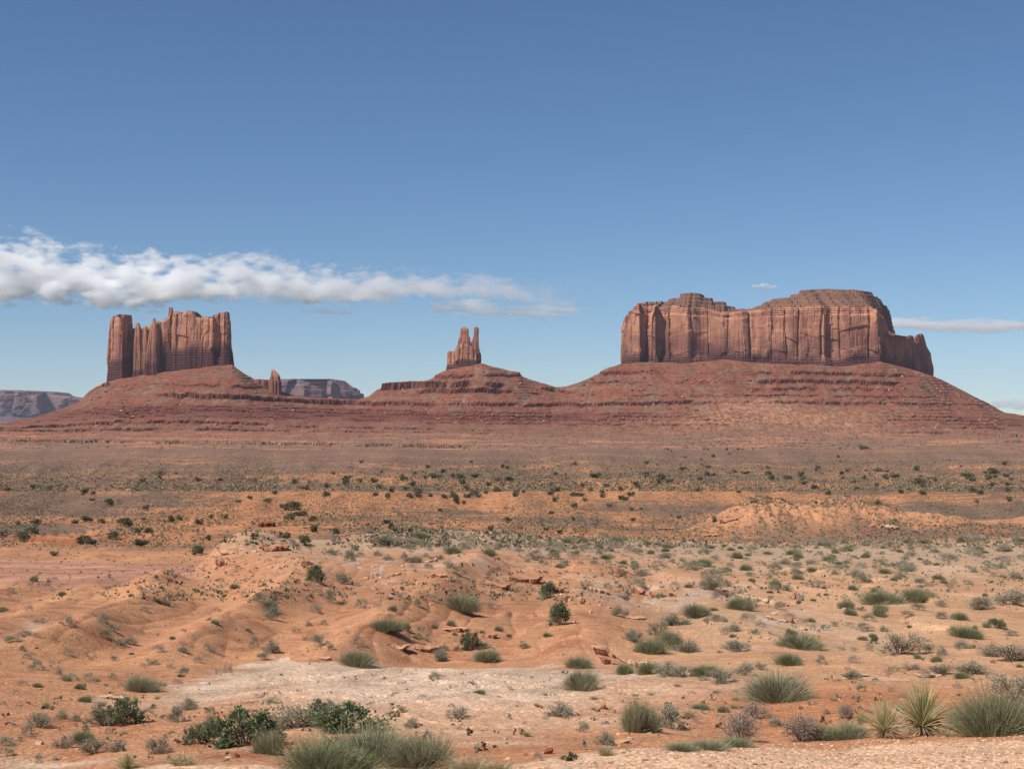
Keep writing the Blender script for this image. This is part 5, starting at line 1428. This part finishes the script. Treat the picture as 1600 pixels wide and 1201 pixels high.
def pebbles(name, n, place, s0, s1, cols, seed):
    rng = np.random.default_rng(seed)
    P = place(rng, n); n = len(P); bv, bf = ICO1
    s = (rng.uniform(0, 1, n) ** 2.5 * (s1 - s0) + s0)
    jit = 1 + 0.35 * rng.uniform(-1, 1, (n, len(bv), 1))
    sc = np.stack([rng.uniform(.8, 1.5, n), rng.uniform(.8, 1.3, n), rng.uniform(.45, .8, n)], -1)
    V = bv[None] * jit * (sc * s[:, None])[:, None, :]
    V = V + P[:, None, :]
    Fc = (bf[None] + (np.arange(n) * len(bv))[:, None, None]).reshape(-1, 3)
    C = np.repeat((cols[rng.integers(0, len(cols), n)] * rng.uniform(0.75, 1.2, (n, 1)))[:, None], len(bv), 1)
    return tag(link(name, mesh_from(name, V.reshape(-1, 3), Fc, False, C.reshape(-1, 3)), M_STONE), kind="stuff")
def on_shoulder(rng, n):
    y = rng.uniform(12.5, 22.5, n); u = rng.uniform(780, 1750, n); x = (u - 800) / F * y
    z = ground_z(x, y); row = HOR - z / y * F
    ok = row > np.interp(u, [780, 820, 1000, 1200, 1400, 1600, 1750], [1205, 1198, 1175, 1156, 1148, 1140, 1135]) - 2
    return np.stack([x, y, z], -1)[ok]
CG = np.array([alb(226, 182, 148), alb(204, 150, 116), alb(232, 200, 170), alb(186, 130, 98), alb(214, 164, 126)])
pebbles("gravel", 16000, on_shoulder, 0.004, 0.024, CG, 41)
def on_hill(rng, n):
    u = rng.uniform(-60, 1660, n); row = rng.uniform(900, 1200, n)
    q = np.array([at_pixel(a, b) for a, b in zip(u, row)])
    return np.stack([q[:, 0], q[:, 1], ground_z(q[:, 0], q[:, 1])], -1)
pebbles("pebbles", 3200, on_hill, 0.006, 0.045, np.array([CO, CR, CP, CO, alb(170, 112, 82)]), 42)
# blocks fallen on the talus
rng = np.random.default_rng(43); pts = []
for _ in range(1500):
    u = rng.choice([rng.uniform(140, 460), rng.uniform(600, 860), rng.uniform(900, 1120), rng.uniform(1380, 1560), rng.uniform(900, 1560)])
    top = np.interp(u, *CREST); row = top + 4 + (668 - top) * rng.uniform(0, 1)
    pts.append(talus_at(u, row))
TALPTS = np.array(pts)
pebbles("rubble", len(TALPTS), lambda rng, n: TALPTS, 1.0, 6.5, np.array([alb(158, 104, 82), alb(176, 126, 98), alb(140, 88, 70)]), 44)
# ------------------------------------------------------------------ clouds, far beyond the mesas
SC.cycles.volume_bounces = 10
SC.cycles.max_bounces = 12
SC.cycles.volume_step_rate = 1.0
SC.cycles.volume_max_steps = 256
DCL = 24000.0
PXC = DCL / F
def cloud(label, tab, depth, dens, thr, seed, nscale=(520, 420, 230), lump=(0.62, 0.62), soft=(0.22, 0.55), thin=(0.42, 1.0, 0.12), step=0.5):
    """a bank of vapour: density from noise inside the outline TAB of (u, top row, bottom row)"""
    us = np.array([t[0] for t in tab], float); tp = np.array([t[1] for t in tab], float); bt = np.array([t[2] for t in tab], float)
    pad = 10
    x0, x1 = [(u - 800) * PXC for u in (us[0] - pad, us[-1] + pad)]
    z1 = (HOR - tp.min() + pad) * PXC; z0 = (HOR - bt.max() - pad) * PXC
    cx, cz = (x0 + x1) / 2, (z0 + z1) / 2; w, h = x1 - x0, z1 - z0
    # hull: a faceted lens-like prism round the vapour
    n = 40; a = np.linspace(0, 2 * math.pi, 16, endpoint=False); V = []
    for t in np.linspace(0, 1, n):
        u = us[0] - pad + t * (us[-1] - us[0] + 2 * pad)
        T = (HOR - np.interp(u, us, tp) + pad) * PXC - cz; B = (HOR - np.interp(u, us, bt) - pad) * PXC - cz
        V.append(np.stack([0 * a + (x0 + t * w - cx), depth * 0.5 * np.cos(a), (T + B) / 2 + (T - B) / 2 * np.sin(a) * 1.25], -1))
    V = np.concatenate(V); Q = grid_faces(n, 16, True)
    c0 = 16 * n
    V = np.concatenate([V, V[:16].mean(0)[None], V[-16:].mean(0)[None]])
    i0 = np.arange(16)
    cap = np.concatenate([np.stack([(i0 + 1) % 16, i0, np.full(16, c0)], -1), np.stack([c0 - 16 + i0, c0 - 16 + (i0 + 1) % 16, np.full(16, c0 + 1)], -1)])
    me = mesh_from("cloud", V, [Q, cap], False)
    m, nt, out = new_mat("cloud_vapour")
    tc = nt.nodes.new('ShaderNodeTexCoord'); sp_ = nt.nodes.new('ShaderNodeSeparateXYZ'); nt.links.new(tc.outputs['Object'], sp_.inputs[0])
    t = mrange(nt, sp_.outputs[0], -w / 2, w / 2, 0, 1)
    def curve(vals):
        fc = nt.nodes.new('ShaderNodeFloatCurve'); c = fc.mapping.curves[0]
        tt = (us - us[0] + pad) / (us[-1] - us[0] + 2 * pad); vv = (vals * PXC - cz + h / 2) / h
        while len(c.points) > 2: c.points.remove(c.points[1])
        c.points[0].location = (0, float(vv[0])); c.points[1].location = (1, float(vv[-1]))
        for p, q in zip(tt, vv): c.points.new(float(p), float(q))
        for p in c.points: p.handle_type = 'AUTO_CLAMPED'
        fc.mapping.update(); nt.links.new(t, fc.inputs['Value'])
        return mrange(nt, fc.outputs[0], 0, 1, -h / 2, h / 2)
    top, bot = curve(HOR - tp), curve(HOR - bt)
    def m2(op, a_, b_, clamp=False):
        k = nt.nodes.new('ShaderNodeMath'); k.operation = op; k.use_clamp = clamp
        for i, q in enumerate((a_, b_)):
            if hasattr(q, 'is_linked'): nt.links.new(q, k.inputs[i])
            else: k.inputs[i].default_value = q
        return k.outputs[0]
    hgt = m2('DIVIDE', m2('SUBTRACT', sp_.outputs[2], bot), m2('MAXIMUM', m2('SUBTRACT', top, bot), 20.0))
    e1 = mrange(nt, hgt, 0.0, soft[0], 0, 1); e2 = mrange(nt, hgt, 1.0 - soft[1], 1.0, 1, 0)
    ya = m2('ABSOLUTE', sp_.outputs[1], 0)
    e3 = mrange(nt, ya, depth * 0.25, depth * 0.5, 1, 0)
    ea = mrange(nt, t, 0.0, 0.02, 0, 1); eb = mrange(nt, t, 0.9, 1.0, 1, 0)
    env = m2('MULTIPLY', m2('MULTIPLY', e1, e2), m2('MULTIPLY', e3, m2('MULTIPLY', ea, eb)))
    mp = nt.nodes.new('ShaderNodeMapping'); mp.inputs['Scale'].default_value = tuple(1 / q for q in nscale); mp.inputs['Location'].default_value = (seed * 3.7, seed, seed * 1.9)
    nt.links.new(tc.outputs['Object'], mp.inputs[0])
    n1 = noise_node(nt, 1.0, 6, 0.58, mp.outputs[0])
    s = m2('ADD', m2('MULTIPLY', env, lump[0]), m2('MULTIPLY', m2('SUBTRACT', n1.outputs['Fac'], 0.5), lump[1] * 4))
    d = m2('MULTIPLY', m2('SUBTRACT', s, thr, False), dens * 2.2)
    d = m2('MINIMUM', m2('MAXIMUM', d, 0.0), dens)
    d = m2('MULTIPLY', d, m2('MINIMUM', m2('MULTIPLY', env, 8.0), 1.0))
    tn = mrange(nt, t, thin[0], thin[1], 1.0, thin[2])
    d = m2('MULTIPLY', d, tn)
    vs = nt.nodes.new('ShaderNodeVolumeScatter'); vs.inputs['Color'].default_value = (1, 1, 1, 1); vs.inputs['Anisotropy'].default_value = 0.3
    nt.links.new(d, vs.inputs['Density']); nt.links.new(vs.outputs[0], out.inputs['Volume'])
    m.cycles.volume_step_rate = step
    o = link("cloud", me, m, loc=(cx, DCL, cz))
    return tag(o, label, "cloud")
cloud("long white heaped cloud above the castle-shaped butte, thinning towards the twin spires",
      [(-160, 360, 486), (0, 350, 480), (50, 352, 480), (75, 358, 480), (110, 374, 482), (150, 378, 486), (200, 378, 490), (250, 388, 488), (275, 396, 478), (320, 392, 474), (350, 386, 474), (420, 388, 476), (455, 398, 480), (500, 408, 484), (560, 412, 478), (620, 412, 474), (680, 418, 468), (760, 428, 472), (840, 434, 478), (930, 448, 484)],
      1300.0, 0.0100, 0.39, 3, nscale=(420, 360, 190), lump=(0.64, 0.85), thin=(0.36, 0.96, 0.09))
cloud("thin drifting streak of cloud above the twin spires", [(680, 470, 488), (720, 466, 496), (770, 466, 500), (830, 474, 502), (870, 470, 498), (915, 480, 494)], 900.0, 0.0050, 0.36, 11, (600, 300, 80), (0.62, 0.85), (0.4, 0.5), (0.5, 1.0, 0.6))
cloud("flat streak of cloud beside the shoulder of the broad butte", [(1360, 494, 518), (1420, 492, 518), (1480, 494, 522), (1540, 494, 524), (1600, 496, 520), (1660, 500, 512)], 900.0, 0.0085, 0.32, 17, (620, 300, 80), (0.7, 0.5), (0.35, 0.5), (0.6, 1.0, 0.7))
cloud("tiny puff of cloud over the saddle of the broad butte", [(1184, 443, 451), (1196, 440, 455), (1206, 444, 453)], 110.0, 0.02, 0.28, 23, (110, 90, 60), (0.8, 0.5), (0.4, 0.4), (0.9, 1.0, 1.0))
cloud("faint small wisp under the long heaped cloud", [(480, 480, 492), (515, 478, 495), (550, 482, 494)], 300.0, 0.0028, 0.34, 29, (240, 150, 50), (0.8, 0.4), (0.4, 0.4), (0.9, 1.0, 1.0))
cloud("faint low wisp at the horizon by the eastern border", [(1560, 622, 640), (1600, 618, 646), (1650, 620, 646)], 400.0, 0.006, 0.33, 31, (300, 200, 80), (0.8, 0.5), (0.4, 0.4), (0.9, 1.0, 1.0))

# ------------------------------------------------------------------ haze
bmh = bmesh.new(); bmesh.ops.create_cube(bmh, size=1.0)
mh = bpy.data.meshes.new("haze"); bmh.to_mesh(mh); bmh.free()
m, nt, out = new_mat("haze_air")
pv = nt.nodes.new('ShaderNodeVolumePrincipled')
pv.inputs['Color'].default_value = (0.70, 0.80, 0.98, 1)
pv.inputs['Density'].default_value = 1.3e-5
pv.inputs['Anisotropy'].default_value = 0.0
nt.links.new(pv.outputs[0], out.inputs['Volume'])
haze = link("haze", mh, m, loc=(0, 0, 130))
haze.scale = (36000, 36000, 580)
tag(haze, kind="stuff")
